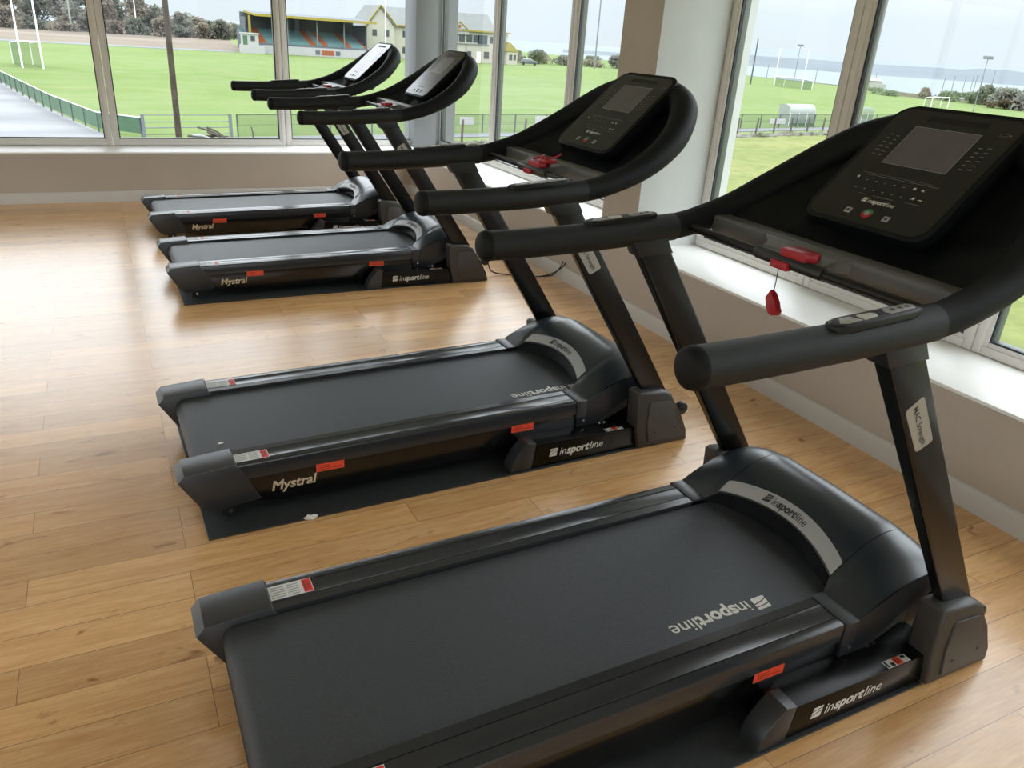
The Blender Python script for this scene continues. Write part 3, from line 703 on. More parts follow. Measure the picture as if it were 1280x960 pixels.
# window units
wn = [0]
def window(axis, a0, a1, z0=ZS, z1=ZH):
    """one framed pane; axis 'x': in the back wall between x=a0..a1; 'y': in the right wall"""
    wn[0] += 1
    base = YF if axis == 'x' else XF
    def P(a, d, z): return (a, base + d, z) if axis == 'x' else (base + d, a, z)
    root = empty('window_%d' % wn[0], P((a0 + a1) / 2, .04, z0)); st(root)
    def ring(bm, w0, w1, d0, d1, bev=0.0):
        for (p, q, zz0, zz1) in ((a0 + w0, a0 + w1, z0 + w0, z1 - w0), (a1 - w1, a1 - w0, z0 + w0, z1 - w0), (a0 + w1, a1 - w1, z0 + w0, z0 + w1), (a0 + w1, a1 - w1, z1 - w1, z1 - w0)):
            A, B = P(p, d0, zz0), P(q, d1, zz1)
            box(bm, min(A[0], B[0]), max(A[0], B[0]), min(A[1], B[1]), max(A[1], B[1]), zz0, zz1, bev)
    def fix(o):
        o.parent = root; o.matrix_parent_inverse = Matrix.Translation(-Vector(root.location)); return o
    bm = new(); ring(bm, .002, .040, 0.0, .07, .004); ring(bm, .034, .058, .008, .06, .004); fr = fix(obj('frame', bm, 'upvc'))
    bm = new(); ring(bm, .050, .0665, .016, .030); fix(obj('gasket', bm, 'gasket'))
    bm = new(); ring(bm, .052, .064, .036, .075, .002); fix(obj('outer_bead', bm, 'frame_outer_shade'))
    bm = new()
    A, B = P(a0 + .05, .032, z0 + .05), P(a1 - .05, .0325, z1 - .05)
    v = [bm.verts.new(P(a, .032, z)) for a, z in ((a0 + .05, z0 + .05), (a1 - .05, z0 + .05), (a1 - .05, z1 - .05), (a0 + .05, z1 - .05))]; bm.faces.new(v)
    fix(obj('pane', bm, 'glass', None, 0))
    return root
xs = [2.90, 1.543, .011, -1.521, -3.053, -4.585, -6.117]
for i in range(6): window('x', xs[i + 1], xs[i])
for a, b in ((5.462, 6.80), (4.118, 5.462), (2.774, 4.118)): window('y', a, b)
yb = [2.402, 1.500, .530, -.440, -1.410, -2.83]
for i in range(5): window('y', yb[i + 1], yb[i])
window('y', -5.3, -3.2)
# unseen rear and left sides of the room, with openings enlarged for extra daylight
bm = new()
box(bm, XL - .2, XL, YN, 6.95, 0, .3); box(bm, XL - .2, XL, YN, 6.95, 2.6, ZC)
for y0, y1 in ((YN, -5.2), (-1.5, -1.1), (2.3, 2.7), (6.3, 6.95)): box(bm, XL - .2, XL, y0, y1, .3, 2.6)
st(obj('wall_left', bm, 'wall_paint'))
bm = new(); box(bm, XL, 3.34, YN - .2, YN, 0, .3); box(bm, XL, 3.34, YN - .2, YN, 2.6, ZC)
for x0, x1 in ((XL, -6.6), (-2.5, -2.1), (2.2, 3.34)): box(bm, x0, x1, YN - .2, YN, .3, 2.6)
st(obj('wall_front', bm, 'wall_paint'))
# fill-light panels added on the unseen ceiling to brighten the room
for ix, x in enumerate((-5.0, -2.4, 0.2)):
    for iy, y in enumerate((-3.6, -0.6, 2.4, 5.2)):
        bm = new(); box(bm, x - .32, x + .32, y - .32, y + .32, ZC - .03, ZC, .004)
        fr = obj('added_fill_panel', bm, 'upvc'); st(fr)
        bm = new(); box(bm, x - .29, x + .29, y - .29, y + .29, ZC - .036, ZC - .028); obj('fill_emitter_face', bm, 'fill_emitter', fr)

# ------------------------------------------------------------------ outdoors
G = -4.2
EYE = Vector((-.064, -1.339, 1.5215))
def sheet(name, pts, z, m, kind='structure', thick=.05):
    bm = new(); prism(bm, pts, lambda a, b: (a, b, z - thick), lambda a, b: (a, b, z))
    o = obj(name, bm, m, None, 0); o['kind'] = kind; return o
sheet('ground', [(-400, -200), (150, -200), (150, 40), (141, 80), (142, 88), (147, 94), (150, 104), (146, 110), (145, 116), (155, 124), (165, 140), (170, 160), (175, 190), (190, 240), (200, 420), (-400, 420)], G, 'pitch_grass', thick=1.0)
def FY(x): return 42.9 + (x - 1.8) * .178          # line of the pitch-side fence
sheet('rough_ground', [(4, -30), (110, -30), (110, FY(110) - 4), (43, FY(43) - 3.9), (20, FY(20) - 3.6), (12, FY(12) - 3.2), (4, 36)], G + .03, 'rough_grass')
sheet('path', [(-2, 37.5), (10, 39.5), (14, FY(14) - 2.0), (90, FY(90) - 1.9), (90, FY(90) - .35), (1.8, FY(1.8) - .35), (-.2, 43)], G + .05, 'path')
sheet('yard', [(-70, 5), (2, 5), (2.4, 38), (.2, 43.6), (-1.0, 48.5), (-3.2, 58.0), (-6.9, 77), (-12, 104), (-70, 130)], G + .04, 'yard')
sheet('road', [(-90, 163), (25, 166), (25, 173), (-90, 172)], G + .04, 'road')
bm = new(); prism(bm, [(173, G), (175, G + .45), (182, G + 1.0), (186, G + 1.5), (215, G + 2.5), (215, G)], lambda a, b: (-90, a, b), lambda a, b: (27, a, b)); o = obj('embankment', bm, 'embankment', None, 0); o['kind'] = 'structure'
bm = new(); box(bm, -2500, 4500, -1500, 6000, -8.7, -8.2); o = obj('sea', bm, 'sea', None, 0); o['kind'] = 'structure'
sheet('seabed_shore', [(150, -200), (162, -200), (178, 100), (195, 170), (212, 420), (199, 420), (165, 140), (148, 100), (150, 40)], -4.9, 'bramble', thick=4.5)
# far shore
def ridge(name, data, R, depth, m):
    rows = []
    for k in range(7):
        row = []
        for az, b, h in data:
            a = math.radians(az); r = R + depth * k / 6
            row.append((EYE.x + math.sin(a) * r, EYE.y + math.cos(a) * r, -8.3 + (h + 8.3) * math.sin(PI * min(k, 6) / 6) ** .8 * (r / (R + depth / 2)) if 0 < k < 6 else -8.3))
        rows.append(row)
    bm = new(); grid(bm, rows); o = obj(name, bm, m, None, 60); o['kind'] = 'structure'
hd = [(az, 0, h) for az, h in ((30, -7.5), (34, -6), (38, -2), (40, .8), (41.76, 1.6), (43.5, 1.0), (45.5, 1.3), (47.7, .9), (49.4, .7), (51.3, 1.0), (53.1, 1.6), (54.85, 1.5), (55.7, 3.6), (56.96, 4.4), (58, 3.1), (58.6, 2.3), (61, 2), (66, 5), (75, 4), (100, 3))]
sub = []
for i in range(len(hd) - 1):
    for k in range(6):
        t = k / 6; az = hd[i][0] * (1 - t) + hd[i + 1][0] * t; h = hd[i][2] * (1 - t) + hd[i + 1][2] * t
        sub.append((az, 0, h + .5 * noise.noise(Vector((az * 3.1, 0, 0)))))
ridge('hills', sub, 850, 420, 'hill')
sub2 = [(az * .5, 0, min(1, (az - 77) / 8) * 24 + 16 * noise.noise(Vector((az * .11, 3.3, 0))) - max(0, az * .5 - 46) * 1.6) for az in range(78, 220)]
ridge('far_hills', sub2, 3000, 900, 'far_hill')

def post_geo(bm, x, y, h, w=.035, z=G, mi=0): box(bm, x - w, x + w, y - w, y + w, z, z + h, 0, 1, mi)
def at(name, x, y, z=G, rz=0.0): return empty(name, (x, y, z), rz)
def bar(bm, a, b, r, n=8, mi=0): tube(bm, [a, b], r, n, True, mi)

# pitch-side wire fence, gate and left-hand mesh fence
f = at('wire_fence', 6.4, FY(6.4)); tag(f, 'long low wire mesh fence along the near side of the pitch', 'fence')
def rel(o, x, y, z=G): return Vector((x, y, z)) - Vector(o.location)
xs_ = [6.4 + 2.6 * i for i in range(32)]
for x in xs_:
    bm = new(); p = rel(f, x, FY(x)); box(bm, p.x - .035, p.x + .035, p.y - .035, p.y + .035, 0, 1.17); obj('post', bm, 'dark_steel', f)
for hh, nm in ((1.14, 'top_rail'), (.62, 'wire')):
    bm = new(); bar(bm, rel(f, xs_[0], FY(xs_[0]), G + hh), rel(f, xs_[-1], FY(xs_[-1]), G + hh), .022 if hh > 1 else .008, 6); obj(nm, bm, 'dark_steel', f)
bm = new(); a, b = rel(f, xs_[0], FY(xs_[0]) + .02), rel(f, xs_[-1], FY(xs_[-1]) + .02)
grid(bm, [[(a.x, a.y, .03), (a.x, a.y, 1.13)], [(b.x, b.y, .03), (b.x, b.y, 1.13)]]); obj('mesh', bm, 'fence_net', f, 0)
g = at('field_gate', 1.8, FY(1.8)); tag(g, 'grey barred field gate left of the leaning pole', 'gate')
for x, nm in ((1.8, 'post'), (6.05, 'post')):
    bm = new(); p = rel(g, x, FY(x)); box(bm, p.x - .08, p.x + .08, p.y - .06, p.y + .06, 0, 1.18); obj(nm, bm, 'grey_steel', g)
for k, hh in enumerate((.20, .52, .80, 1.13)):
    bm = new(); bar(bm, rel(g, 1.85, FY(1.85), G + hh), rel(g, 6.0, FY(6.0), G + hh), .024, 8); obj('rail', bm, 'grey_steel', g)
lf = at('mesh_fence', 1.7, 43.0); tag(lf, 'long fence of green netting beside the wet grey yard', 'fence')
LP = [(1.7, 43.0), (-.2, 45.1), (-2.6, 54.5), (-6.6, 74.2), (-12.0, 101.0)]
path = []
for i in range(len(LP) - 1):
    n = max(1, int((Vector(LP[i + 1]) - Vector(LP[i])).length / 2.4))
    for k in range(n): path.append(Vector(LP[i]).lerp(Vector(LP[i + 1]), k / n))
path.append(Vector(LP[-1]))
for p in path:
    bm = new(); q = rel(lf, p.x, p.y); box(bm, q.x - .04, q.x + .04, q.y - .04, q.y + .04, 0, 1.0); obj('post', bm, 'dark_steel', lf)
bm = new(); grid(bm, [[tuple(rel(lf, p.x, p.y, G + .22)) for p in path], [tuple(rel(lf, p.x, p.y, G + .97)) for p in path]]); thicken(bm, .03); obj('netting', bm, 'net_green', lf, 0)
bm = new(); tube(bm, [rel(lf, p.x, p.y, G + 1.0) for p in path], .03, 6); obj('top_rail', bm, 'white_steel', lf)
# stakes and rubble wall in the rough grass
sf = at('stake_fence', 14, FY(14) - 3.0); tag(sf, 'row of rough wooden stakes with wire above the rubble wall', 'fence')
def SY(x): return 46.5 + (x - 43.1) * .19
sx_ = [14 + 2.28 * i for i in range(31)]
for x in sx_:
    random.seed(int(x * 10)); bm = new(); q = rel(sf, x, SY(x)); t = .06 * (random.random() - .5)
    tube(bm, [(q.x, q.y, 0), (q.x + t, q.y, .7), (q.x + t * 2.2, q.y, 1.2 + .12 * random.random())], [.075, .07, .06], 7); obj('stake', bm, 'weathered_wood', sf)
for hh in (.5, 1.0):
    bm = new(); bar(bm, rel(sf, sx_[0], SY(sx_[0]), G + hh), rel(sf, sx_[-1], SY(sx_[-1]), G + hh), .008, 5); obj('wire', bm, 'dark_steel', sf)
bm = new(); rows = []; n = 260
for i in range(n + 1):
    x = 12 + 66 * i / n; y = SY(x) - .75; r = []
    for k in range(7):
        a = PI * k / 6; j = .18 * noise.noise(Vector((x * 2.3, k * 1.7, 0))) + .12 * noise.noise(Vector((x * 6.1, k, 4)))
        r.append((x - 14, y - (FY(14) - 3.0) - math.cos(a) * (.75 + 2 * j), max(0, math.sin(a) * (.16 + 1.5 * j))))
    rows.append(r)
grid(bm, rows); o = obj('rubble_wall', bm, 'stone', None, 0); o.location = (14, FY(14) - 3.0, G); tag(o, 'low broken line of grey stones at the edge of the rough grass', 'stone wall')
# boards on the fence
for i, (x0, x1, hz0, hz1, lb) in enumerate(((20.2, 21.2, .55, 1.02, 'pale board on the fence beside the corner column'), (26.2, 27.6, .55, 1.05, 'pale board on the fence between two window mullions'), (51.7, 53.5, .40, .82, 'white board on the fence left of the white shelter'))):
    bm = new(); box(bm, x0, x1, FY(x0) - .12, FY(x0) - .08, hz0, hz1)
    for v in bm.verts: v.co -= Vector((x0, FY(x0), 0))
    o = obj('sign_board', bm, 'white_wall', None, 0); o.location = (x0, FY(x0), G); tag(o, lb, 'board', 'boards fixed to the pitch fence')
# leaning wooden pole and the heap at its foot
o_ = new(); tube(o_, [(0, 0, 0), (.02, 0, 5), (.03, 0, 10.5)], [.15, .135, .11], 12); o = obj('utility_pole', o_, 'bark', None, 60); o.location = (3.31, 41.9, G); tag(o, 'tall brown wooden pole seen through the left window', 'pole')
h_ = at('debris_heap', 4.6, 42.2); tag(h_, 'heap of branches and planks at the foot of the wooden pole', 'heap')
random.seed(4)
for k in range(9):
    bm = new(); a = Vector((random.uniform(-.9, .2), random.uniform(-.3, .3), random.uniform(.02, .75))); b = Vector((random.uniform(.2, 1.2), random.uniform(-.3, .3), random.uniform(.02, .25)))
    tube(bm, [a, (a + b) / 2 + Vector((0, 0, .06)), b], [.05, .045, .03], 6); obj('branch', bm, 'white_wall' if k == 0 else 'weathered_wood', h_)
b_ = new(); tube(b_, [(0, 0, 0), (-.03, 0, .4), (-.09, 0, .72)], [.05, .04, .03], 7); tube(b_, [(.04, 0, 0), (-.02, 0, .3)], [.04, .03], 7); o = obj('stake', b_, 'weathered_wood', None, 60); o.location = (6.95, 42.2, G); tag(o, 'short dark bent stake in front of the fence', 'stake')

# goals
def goal(label, pA, pB, bar_h, top_h, back, netm, grp=True):
    o = at('goal_posts', pA[0], pA[1]); tag(o, label, 'goal')
    A, B = Vector((0, 0, 0)), Vector((pB[0] - pA[0], pB[1] - pA[1], 0)); K = Vector((back[0], back[1], 0))
    for p in (A, B):
        bm = new(); bar(bm, p, p + Vector((0, 0, top_h)), .085 if top_h > 3 else .06); obj('post', bm, 'white_steel', o)
    bm = new(); bar(bm, A + Vector((0, 0, bar_h)), B + Vector((0, 0, bar_h)), .075); obj('crossbar', bm, 'white_steel', o)
    for p in (A, B):
        bm = new(); bar(bm, p + Vector((0, 0, bar_h)), p + K + Vector((0, 0, bar_h * .85)), .05); bar(bm, p + K + Vector((0, 0, bar_h * .85)), p + K, .05); obj('net_stay', bm, 'white_steel', o)
    bm = new(); z = Vector((0, 0, bar_h)); zb = Vector((0, 0, bar_h * .85))
    for q in ((A, A + z, A + K + zb, A + K), (B, B + z, B + K + zb, B + K), (A + z, B + z, B + K + zb, A + K + zb), (A + K, A + K + zb, B + K + zb, B + K)):
        bm.faces.new([bm.verts.new(v) for v in q])
    obj('net', bm, netm, o, 0)
goal('tall white goal posts with netting seen through the leftmost pane', (-6.3, 94.8), (-4.5, 94.7), 2.45, 11, (-1.2, 6.5), 'goal_net')
goal('tall white goal posts before the water, left of the window mullion', (129.4, 132.0), (128.1, 122.8), 1.95, 7.4, (3.2, .4), 'goal_net')
goal('small white training goal showing above the nearest console', (116.6, 84.4), (120.2, 84.1), 1.52, 1.52, (1.0, 2.0), 'wire_mesh')

# poles and lamp masts
def mast(x, y, h, r, label, cat='pole', head=False, m='dark_steel', z=G, nm='pole', grp=None):
    if head:
        o = at('lamp_mast', x, y, z); tag(o, label, 'lamp mast', grp)
        bm = new(); tube(bm, [(0, 0, 0), (0, 0, h)], [r, r * .7], 8); obj('mast', bm, m, o)
        for s in (-1, 1):
            bm = new(); box(bm, s * .5 - .42, s * .5 + .42, -.2, .2, h - .1, h + .35, .05); obj('floodlight', bm, 'grey_steel', o)
    else:
        bm = new(); tube(bm, [(0, 0, 0), (0, 0, h)], [r, r * .7], 8); o = obj(nm, bm, m, None, 60); o.location = (x, y, z); tag(o, label, cat, grp)
mast(124.7, 134.1, 8.9, .17, 'tall dark pole at the left edge of the right window')
mast(160.2, 157.1, 8.6, .10, 'floodlight mast standing between the tall white goal posts', head=True, m='grey_steel')
mast(114.8, 76.0, 7.4, .07, 'floodlight mast rising above the nearest console', head=True, m='grey_steel')
mast(114.5, 180.5, 18, .22, 'tall thin grey pole left of the beige pier', m='grey_steel')
mast(57.3, 175.0, 16, .16, 'thin white flagpole before the clubhouse gable', m='white_steel', nm='flagpole', cat='flagpole')
mast(9.1, 190, 10.5, .12, 'thin white lamp post before the far trees', m='white_steel', nm='lamp_post', cat='lamp post')
mast(-2.8, 188, 9.5, .2, 'pale green post before the far trees', m='dugout_shell')
for i, (x, y, h) in enumerate(((192.1, 137.9, 3.6), (186.6, 131.4, 4.2), (201.4, 138.8, 4.2), (194.1, 131.7, 4.4), (190.4, 128.3, 4.7), (216.3, 144.1, 4.3), (217.3, 141.9, 6.0))):
    mast(x, y, h + 3.6, .11, 'one of the thin grey poles by the water behind the bushes', m='grey_steel', z=G - 3.6, nm='mooring_pole', grp='thin poles by the water')
for i, (x, y, h) in enumerate(((158.6, 148.5, 4.2), (147.1, 153.2, 4.0), (177.7, 146.8, 3.8))):
    mast(x, y, h, .09, ('thin grey pole to the right of the goal before the water', 'thin grey pole to the left of the goal before the water', 'thin grey pole beside the long white building')[i], m='grey_steel', nm='mooring_pole')

# team shelters
def shelter(label, x, y, wdt, h, rz, shellm):
    o = at('team_shelter', x, y, G, rz); tag(o, label, 'shelter')
    prof = [(-.75, .0), (-.78, h * .55), (-.72, h * .78), (-.55, h * .93), (-.25, h), (.15, h * 1.0), (.55, h * .97)]
    bm = new(); rows = [[(wdt * (i / 6 - .5), a, b) for a, b in spline([(a, b, 0) for a, b in prof], 3) for a, b in [(a, b)]] if False else [(wdt * (i / 6 - .5), p.x, p.y) for p in spline([(a, b, 0) for a, b in prof], 3)] for i in range(7)]
    grid(bm, rows); thicken(bm, .04); obj('shell', bm, shellm, o, 60)
    for s in (-1, 1):
        bm = new(); pts = [(p.x, p.y) for p in spline([(a, b, 0) for a, b in prof], 3)] + [(.45, 0)]
        prism(bm, pts, lambda a, b: (s * wdt / 2, a, b), lambda a, b: (s * wdt / 2 + s * .03, a, b)); obj('side_panel', bm, shellm, o)
    bm = new(); box(bm, -wdt / 2 + .1, wdt / 2 - .1, -.76, -.70, .05, h * .5); obj('lower_panel', bm, 'net_green', o)
    bm = new(); box(bm, -wdt / 2 + .2, wdt / 2 - .2, -.55, -.15, .40, .46); obj('bench', bm, 'weathered_wood', o)
    for i in range(4):
        bm = new(); xx = wdt * (i / 3 - .5); box(bm, xx - .03, xx + .03, -.84, -.79, 0, h * .62); obj('rib', bm, 'white_steel', o)
shelter('white curved team shelter behind the fence left of the window mullion', 57.6, 54.6, 3.6, 1.85, .12, 'dugout_shell')
net_mat('clear_shell', rgb(225, 235, 228), 0.35)
shelter('clear curved team shelter showing between mullion and nearest console', 71.2, 59.2, 3.2, 1.5, .12, 'clear_shell')

# trees and bushes
def blob_tree(name, label, cat, x, y, z, wdt, h, m, seed, trunk=True, grp=None, dens=9):
    random.seed(seed); o = at(name, x, y, z); tag(o, label, cat, grp)
    bm = new(); C_ = []
    for k in range(dens):
        t = random.random() ** .8; r = wdt * (.24 + .12 * random.random()) * (1.1 - .5 * t)
        C_.append((Vector((random.uniform(-.32, .32) * wdt * (1.1 - .6 * t), random.uniform(-.3, .3) * wdt * (1 - .5 * t), h * (.16 + .68 * t))), r))
    n = int(170 * max(4, wdt * h) ** .62)
    for k in range(n):
        c, r = random.choice(C_)
        d = Vector((random.gauss(0, 1), random.gauss(0, 1), random.gauss(0, 1))).normalized() * r * random.random() ** .4
        p = c + Vector((d.x, d.y, d.z * min(1, h * .34 / r)))
        if p.z < .05: p.z = random.random() * .3
        if p.z > h: p.z = h - random.random() * .4
        u = Vector((random.gauss(0, 1), random.gauss(0, 1), random.gauss(0, 1))).normalized(); v = u.cross(Vector((random.gauss(0, 1), random.gauss(0, 1), random.gauss(0, 1)))).normalized()
        l = random.uniform(.22, .48); wd = random.uniform(.10, .26)
        bm.faces.new([bm.verts.new(p + u * l * a + v * wd * b) for a, b in ((-1, 0), (0, -1), (1, 0), (0, 1))])
    me_o = obj('crown', bm, m, o, 0)
    bm = new(); tube(bm, [(0, 0, 0), (.05, 0, h * .5)], [max(.05, wdt * .03), max(.03, wdt * .015)], 7); obj('trunk' if trunk else 'stem', bm, 'bark', o)
row = [(-27, 8.5), (-22, 7.5), (-17.5, 8.0), (-13, 6.9), (-9, 7.0), (-5, 6.4), (-1, 6.6), (3, 5.6), (6.5, 5.9), (9.6, 6.3), (12.6, 3.4), (15.6, 2.9), (18.5, 2.2), (21.3, 1.5), (24, .9), (26.5, .6), (28.5, 1.3), (31, .5)]
ms = ['foliage_grey', 'foliage_brown', 'foliage_dark', 'foliage_brown', 'foliage_dark', 'foliage_grey']
for i, (x, zt_) in enumerate(row):
    k = 1.02 if x < 27 else 1.0
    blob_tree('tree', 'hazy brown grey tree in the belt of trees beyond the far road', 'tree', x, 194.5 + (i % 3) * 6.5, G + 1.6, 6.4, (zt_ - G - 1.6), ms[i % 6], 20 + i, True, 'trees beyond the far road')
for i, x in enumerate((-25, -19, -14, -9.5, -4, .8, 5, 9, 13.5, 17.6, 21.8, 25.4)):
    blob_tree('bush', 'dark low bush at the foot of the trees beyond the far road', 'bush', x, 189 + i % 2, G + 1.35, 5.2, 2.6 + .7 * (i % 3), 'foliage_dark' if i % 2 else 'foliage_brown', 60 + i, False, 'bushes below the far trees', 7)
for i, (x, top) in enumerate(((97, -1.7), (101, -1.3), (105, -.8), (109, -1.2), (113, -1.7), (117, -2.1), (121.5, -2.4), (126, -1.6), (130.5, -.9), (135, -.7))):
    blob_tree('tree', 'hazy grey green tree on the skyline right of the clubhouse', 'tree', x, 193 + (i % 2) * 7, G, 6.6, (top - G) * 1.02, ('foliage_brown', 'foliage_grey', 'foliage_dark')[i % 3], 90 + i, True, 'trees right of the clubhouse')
for i, (x, y, wd, h, m, lb) in enumerate(((147.5, 120.5, 6.5, 1.0, 'foliage_green', 'low green bush before the long white building'), (142.5, 113, 5.5, .9, 'foliage_green', 'low green bush at the right end of the long white building'), (145.5, 107.5, 3.4, 2.0, 'foliage_brown', 'lone brownish bush on the shore by the nearest console'), (148, 104, 6.5, 1.7, 'foliage_green', 'long low green bush left of the round tree'), (147, 98.5, 5.5, 1.9, 'foliage_green', 'low green bush under the round dark tree'), (146.5, 95.5, 4.6, 3.5, 'foliage_dark', 'round dark green tree among the bushes on the shore'), (144.5, 90, 6.5, 3.2, 'foliage_grey', 'broad grey green bush right of the round dark tree'), (140.5, 83.5, 7.5, 4.0, 'foliage_grey', 'largest grey green bush at the right edge of the view'), (138.5, 86.5, 6.0, 1.5, 'bramble', 'brown patch of bracken before the bushes at right'))):
    blob_tree('bush' if 'tree' not in lb.split(' among')[0][-5:] else 'tree', lb, 'bush' if i != 5 else 'tree', x, y, G, wd, h, m, 130 + i, i == 5, None, 10)

# grandstand
gs = at('grandstand', 26, 168); tag(gs, 'grandstand with yellow edged roof and teal and orange seats', 'grandstand')
def gb(name, m, *b, par=None, bev=0): bm = new(); box(bm, *b, bev); return obj(name, bm, m, par or gs, 0)
X0, X1 = .6, 26.0
gb('front_wall', 'white_wall', X0 - .6, X1 - 1.2, 0, .3, 0, 1.55)
gb('banner', 'seat_orange', 15.6, 18.2, -.05, 0, .25, 1.15); gb('banner', 'stand_grey', 14.4, 15.3, -.05, 0, .3, 1.1); gb('banner', 'stand_grey', 18.5, 19.4, -.05, 0, .3, 1.1)
gb('rear_wall', 'stand_grey', 2.0, X1 - .5, 11.6, 12.0, 0, 7.3)
gb('end_wall', 'stand_grey', X1 - .8, X1 - .5, 1.5, 12, 0, 6.2); gb('end_wall', 'stand_grey', 2.0, 2.3, 6.0, 12, 0, 6.4)
bm = new(); prism(bm, [(.3, 1.5), (.3, 1.75), (10.6, 4.1), (11.6, 4.1), (11.6, 0), (.3, 0)], lambda a, b: (X0 + .6, a, b), lambda a, b: (X1 - .8, a, b)); obj('terrace', bm, 'stand_grey', gs, 0)
stp = [(3.6, 5.0), (13.5, 14.8), (16.0, 17.2), (20.8, 22.0), (24.6, 25.1)]
def seats(name, m, a0, a1):
    bm = new()
    for r in range(9):
        y = .8 + r * 1.1; z = 1.85 + r * .262
        box(bm, a0, a1, y, y + .45, z, z + .08); box(bm, a0, a1, y + .40, y + .48, z, z + .48)
    obj(name, bm, m, gs, 0)
cur = X0 + .8
for a0, a1 in stp:
    seats('seat_block', 'seat_teal', cur, a0); seats('seat_block', 'seat_orange', a0, a1); cur = a1
bm = new(); prism(bm, [(-1.2, 6.75), (-1.2, 6.95), (12.2, 7.55), (12.2, 7.35)], lambda a, b: (3.0, a, b), lambda a, b: (X1 + .6, a, b)); obj('roof', bm, 'stand_grey', gs, 0)
gb('roof_edge', 'yellow_trim', 2.9, X1 + .7, -1.35, -1.2, 6.60, 7.05)
bm = new(); prism(bm, [(-1.3, 6.6), (-1.3, 7.0), (12.2, 7.6), (12.2, 7.2)], lambda a, b: (2.85, a, b), lambda a, b: (3.0, a, b)); obj('roof_edge', bm, 'yellow_trim', gs, 0)
gb('post', 'yellow_trim', 1.9, 2.3, 1.0, 1.4, 0, 6.7)
for x in (9.2, 15.0, 20.5): gb('post', 'grey_steel', x - .1, x + .1, .6, .8, 1.5, 6.8)
ks = at('kiosk', 26.6, 165.5); tag(ks, 'small white and green kiosk at the left end of the grandstand', 'kiosk')
gb('body', 'white_wall', -.6, 2.4, 0, 2, 1.4, 3.4, par=ks); gb('base', 'white_wall', -.9, 3.4, -.3, 2.3, 0, 1.4, par=ks); gb('door', 'net_green', -.5, .3, -.06, 0, 1.5, 3.1, par=ks); gb('hatch', 'window_dark', .9, 1.7, -.06, 0, 2.2, 3.1, par=ks); gb('roof', 'white_wall', -.8, 2.6, -.2, 2.2, 3.4, 3.6, par=ks)

# clubhouse
cb = at('clubhouse', 53.9, 178); tag(cb, 'long cream clubhouse with slate roof and yellow trim', 'clubhouse')
def cbx(name, m, *b, bev=0): bm = new(); box(bm, *b, bev); return obj(name, bm, m, cb, 0)
cbx('main_wall', 'cream_wall', 6.6, 35.3, 2.0, 12, 0, 6.75)
bm = new(); prism(bm, [(.4, 0), (6.4, 0), (6.4, 6.4), (3.2, 10.1), (.0, 6.4)], lambda a, b: (a, 0, b), lambda a, b: (a, 12, b)); obj('gable_wall', bm, 'cream_wall', cb, 0)
bm = new(); prism(bm, [(1.4, 6.7), (1.4, 6.95), (7, 10.55), (12.6, 6.95), (12.6, 6.7), (7, 10.25)], lambda a, b: (3.0, a, b), lambda a, b: (32.0, a, b)); obj('roof', bm, 'slate_roof', cb, 0)
bm = new(); prism(bm, [(6.6, 6.3), (6.95, 6.6), (3.25, 10.6), (-.5, 6.0), (-.2, 5.75), (3.22, 10.1)], lambda a, b: (a, -.3, b), lambda a, b: (a, 12, b)); obj('gable_roof', bm, 'slate_roof', cb, 0)
for a, b in (((-.5, 6.0), (3.25, 10.6)), ((3.25, 10.6), (6.95, 6.6))):
    bm = new(); bar(bm, (a[0], -.35, a[1]), (b[0], -.35, b[1]), .16); obj('barge_board', bm, 'yellow_trim', cb)
cbx('gutter', 'yellow_trim', 6.9, 35.6, 1.35, 1.6, 6.62, 6.95)
bm = new(); prism(bm, [(20.2, 5.9), (25.0, 5.9), (25.0, 6.8), (22.6, 8.5), (20.2, 6.8)], lambda a, b: (a, 1.6, b), lambda a, b: (a, 5.5, b)); dm = obj('dormer', bm, 'white_wall', cb, 0)
for a, b in (((20.0, 6.7), (22.6, 8.6)), ((22.6, 8.6), (25.2, 6.7))):
    bm = new(); bar(bm, (a[0], 1.5, a[1]), (b[0], 1.5, b[1]), .12); obj('barge_board', bm, 'yellow_trim', dm)
bm = new(); disc(bm, (22.6, 1.5, 7.55), 'y', .36, .1, 14); obj('crest', bm, 'seat_orange', dm)
for i in range(4): 
    bm = new(); box(bm, 20.9 + i * .85, 21.5 + i * .85, 1.52, 1.6, 6.15, 6.40); obj('name_letters', bm, 'label_grey_text', dm)
for x in (15.4, 17.2, 19.0, 20.9, 22.7, 24.6, 26.3): cbx('window', 'window_dark', x, x + 1.45, 1.9, 2.02, 4.35, 5.95)
for x in (27.5,): cbx('window', 'window_dark', x, x + 2.4, 1.9, 2.02, 4.1, 6.0)
for x in (30.6, 32.4): cbx('window', 'window_dark', x, x + 1.2, 1.9, 2.02, 4.4, 5.8)
cbx('balcony_rail', 'grey_steel', 14.8, 30.3, 1.7, 1.85, 3.85, 4.05)
for x in (16.5, 24.5): cbx('downpipe', 'grey_steel', x, x + .12, 1.85, 1.98, 0, 4)
cbx('door', 'white_steel', 27.3, 28.3, 1.9, 2.02, 0, 2.4); cbx('door', 'window_dark', 24.9, 25.9, 1.9, 2.02, 0, 2.4); cbx('window', 'window_dark', 29.2, 30.5, 1.9, 2.02, 1.0, 2.5)
for x, z in ((1.4, 4.4), (4.2, 4.4), (1.6, 1.2), (4.2, 1.2)): cbx('window', 'window_dark', x, x + 1.0, -.06, .05, z, z + 1.3)
for x, z in ((9.0, 4.5), (11.8, 4.5), (9, 1.2), (12, 1.2)): cbx('window', 'window_dark', x, x + 1.2, 1.9, 2.02, z, z + 1.3)
cbx('annex_wall', 'cream_wall', 34.6, 37.4, .6, 6, 0, 3.0)
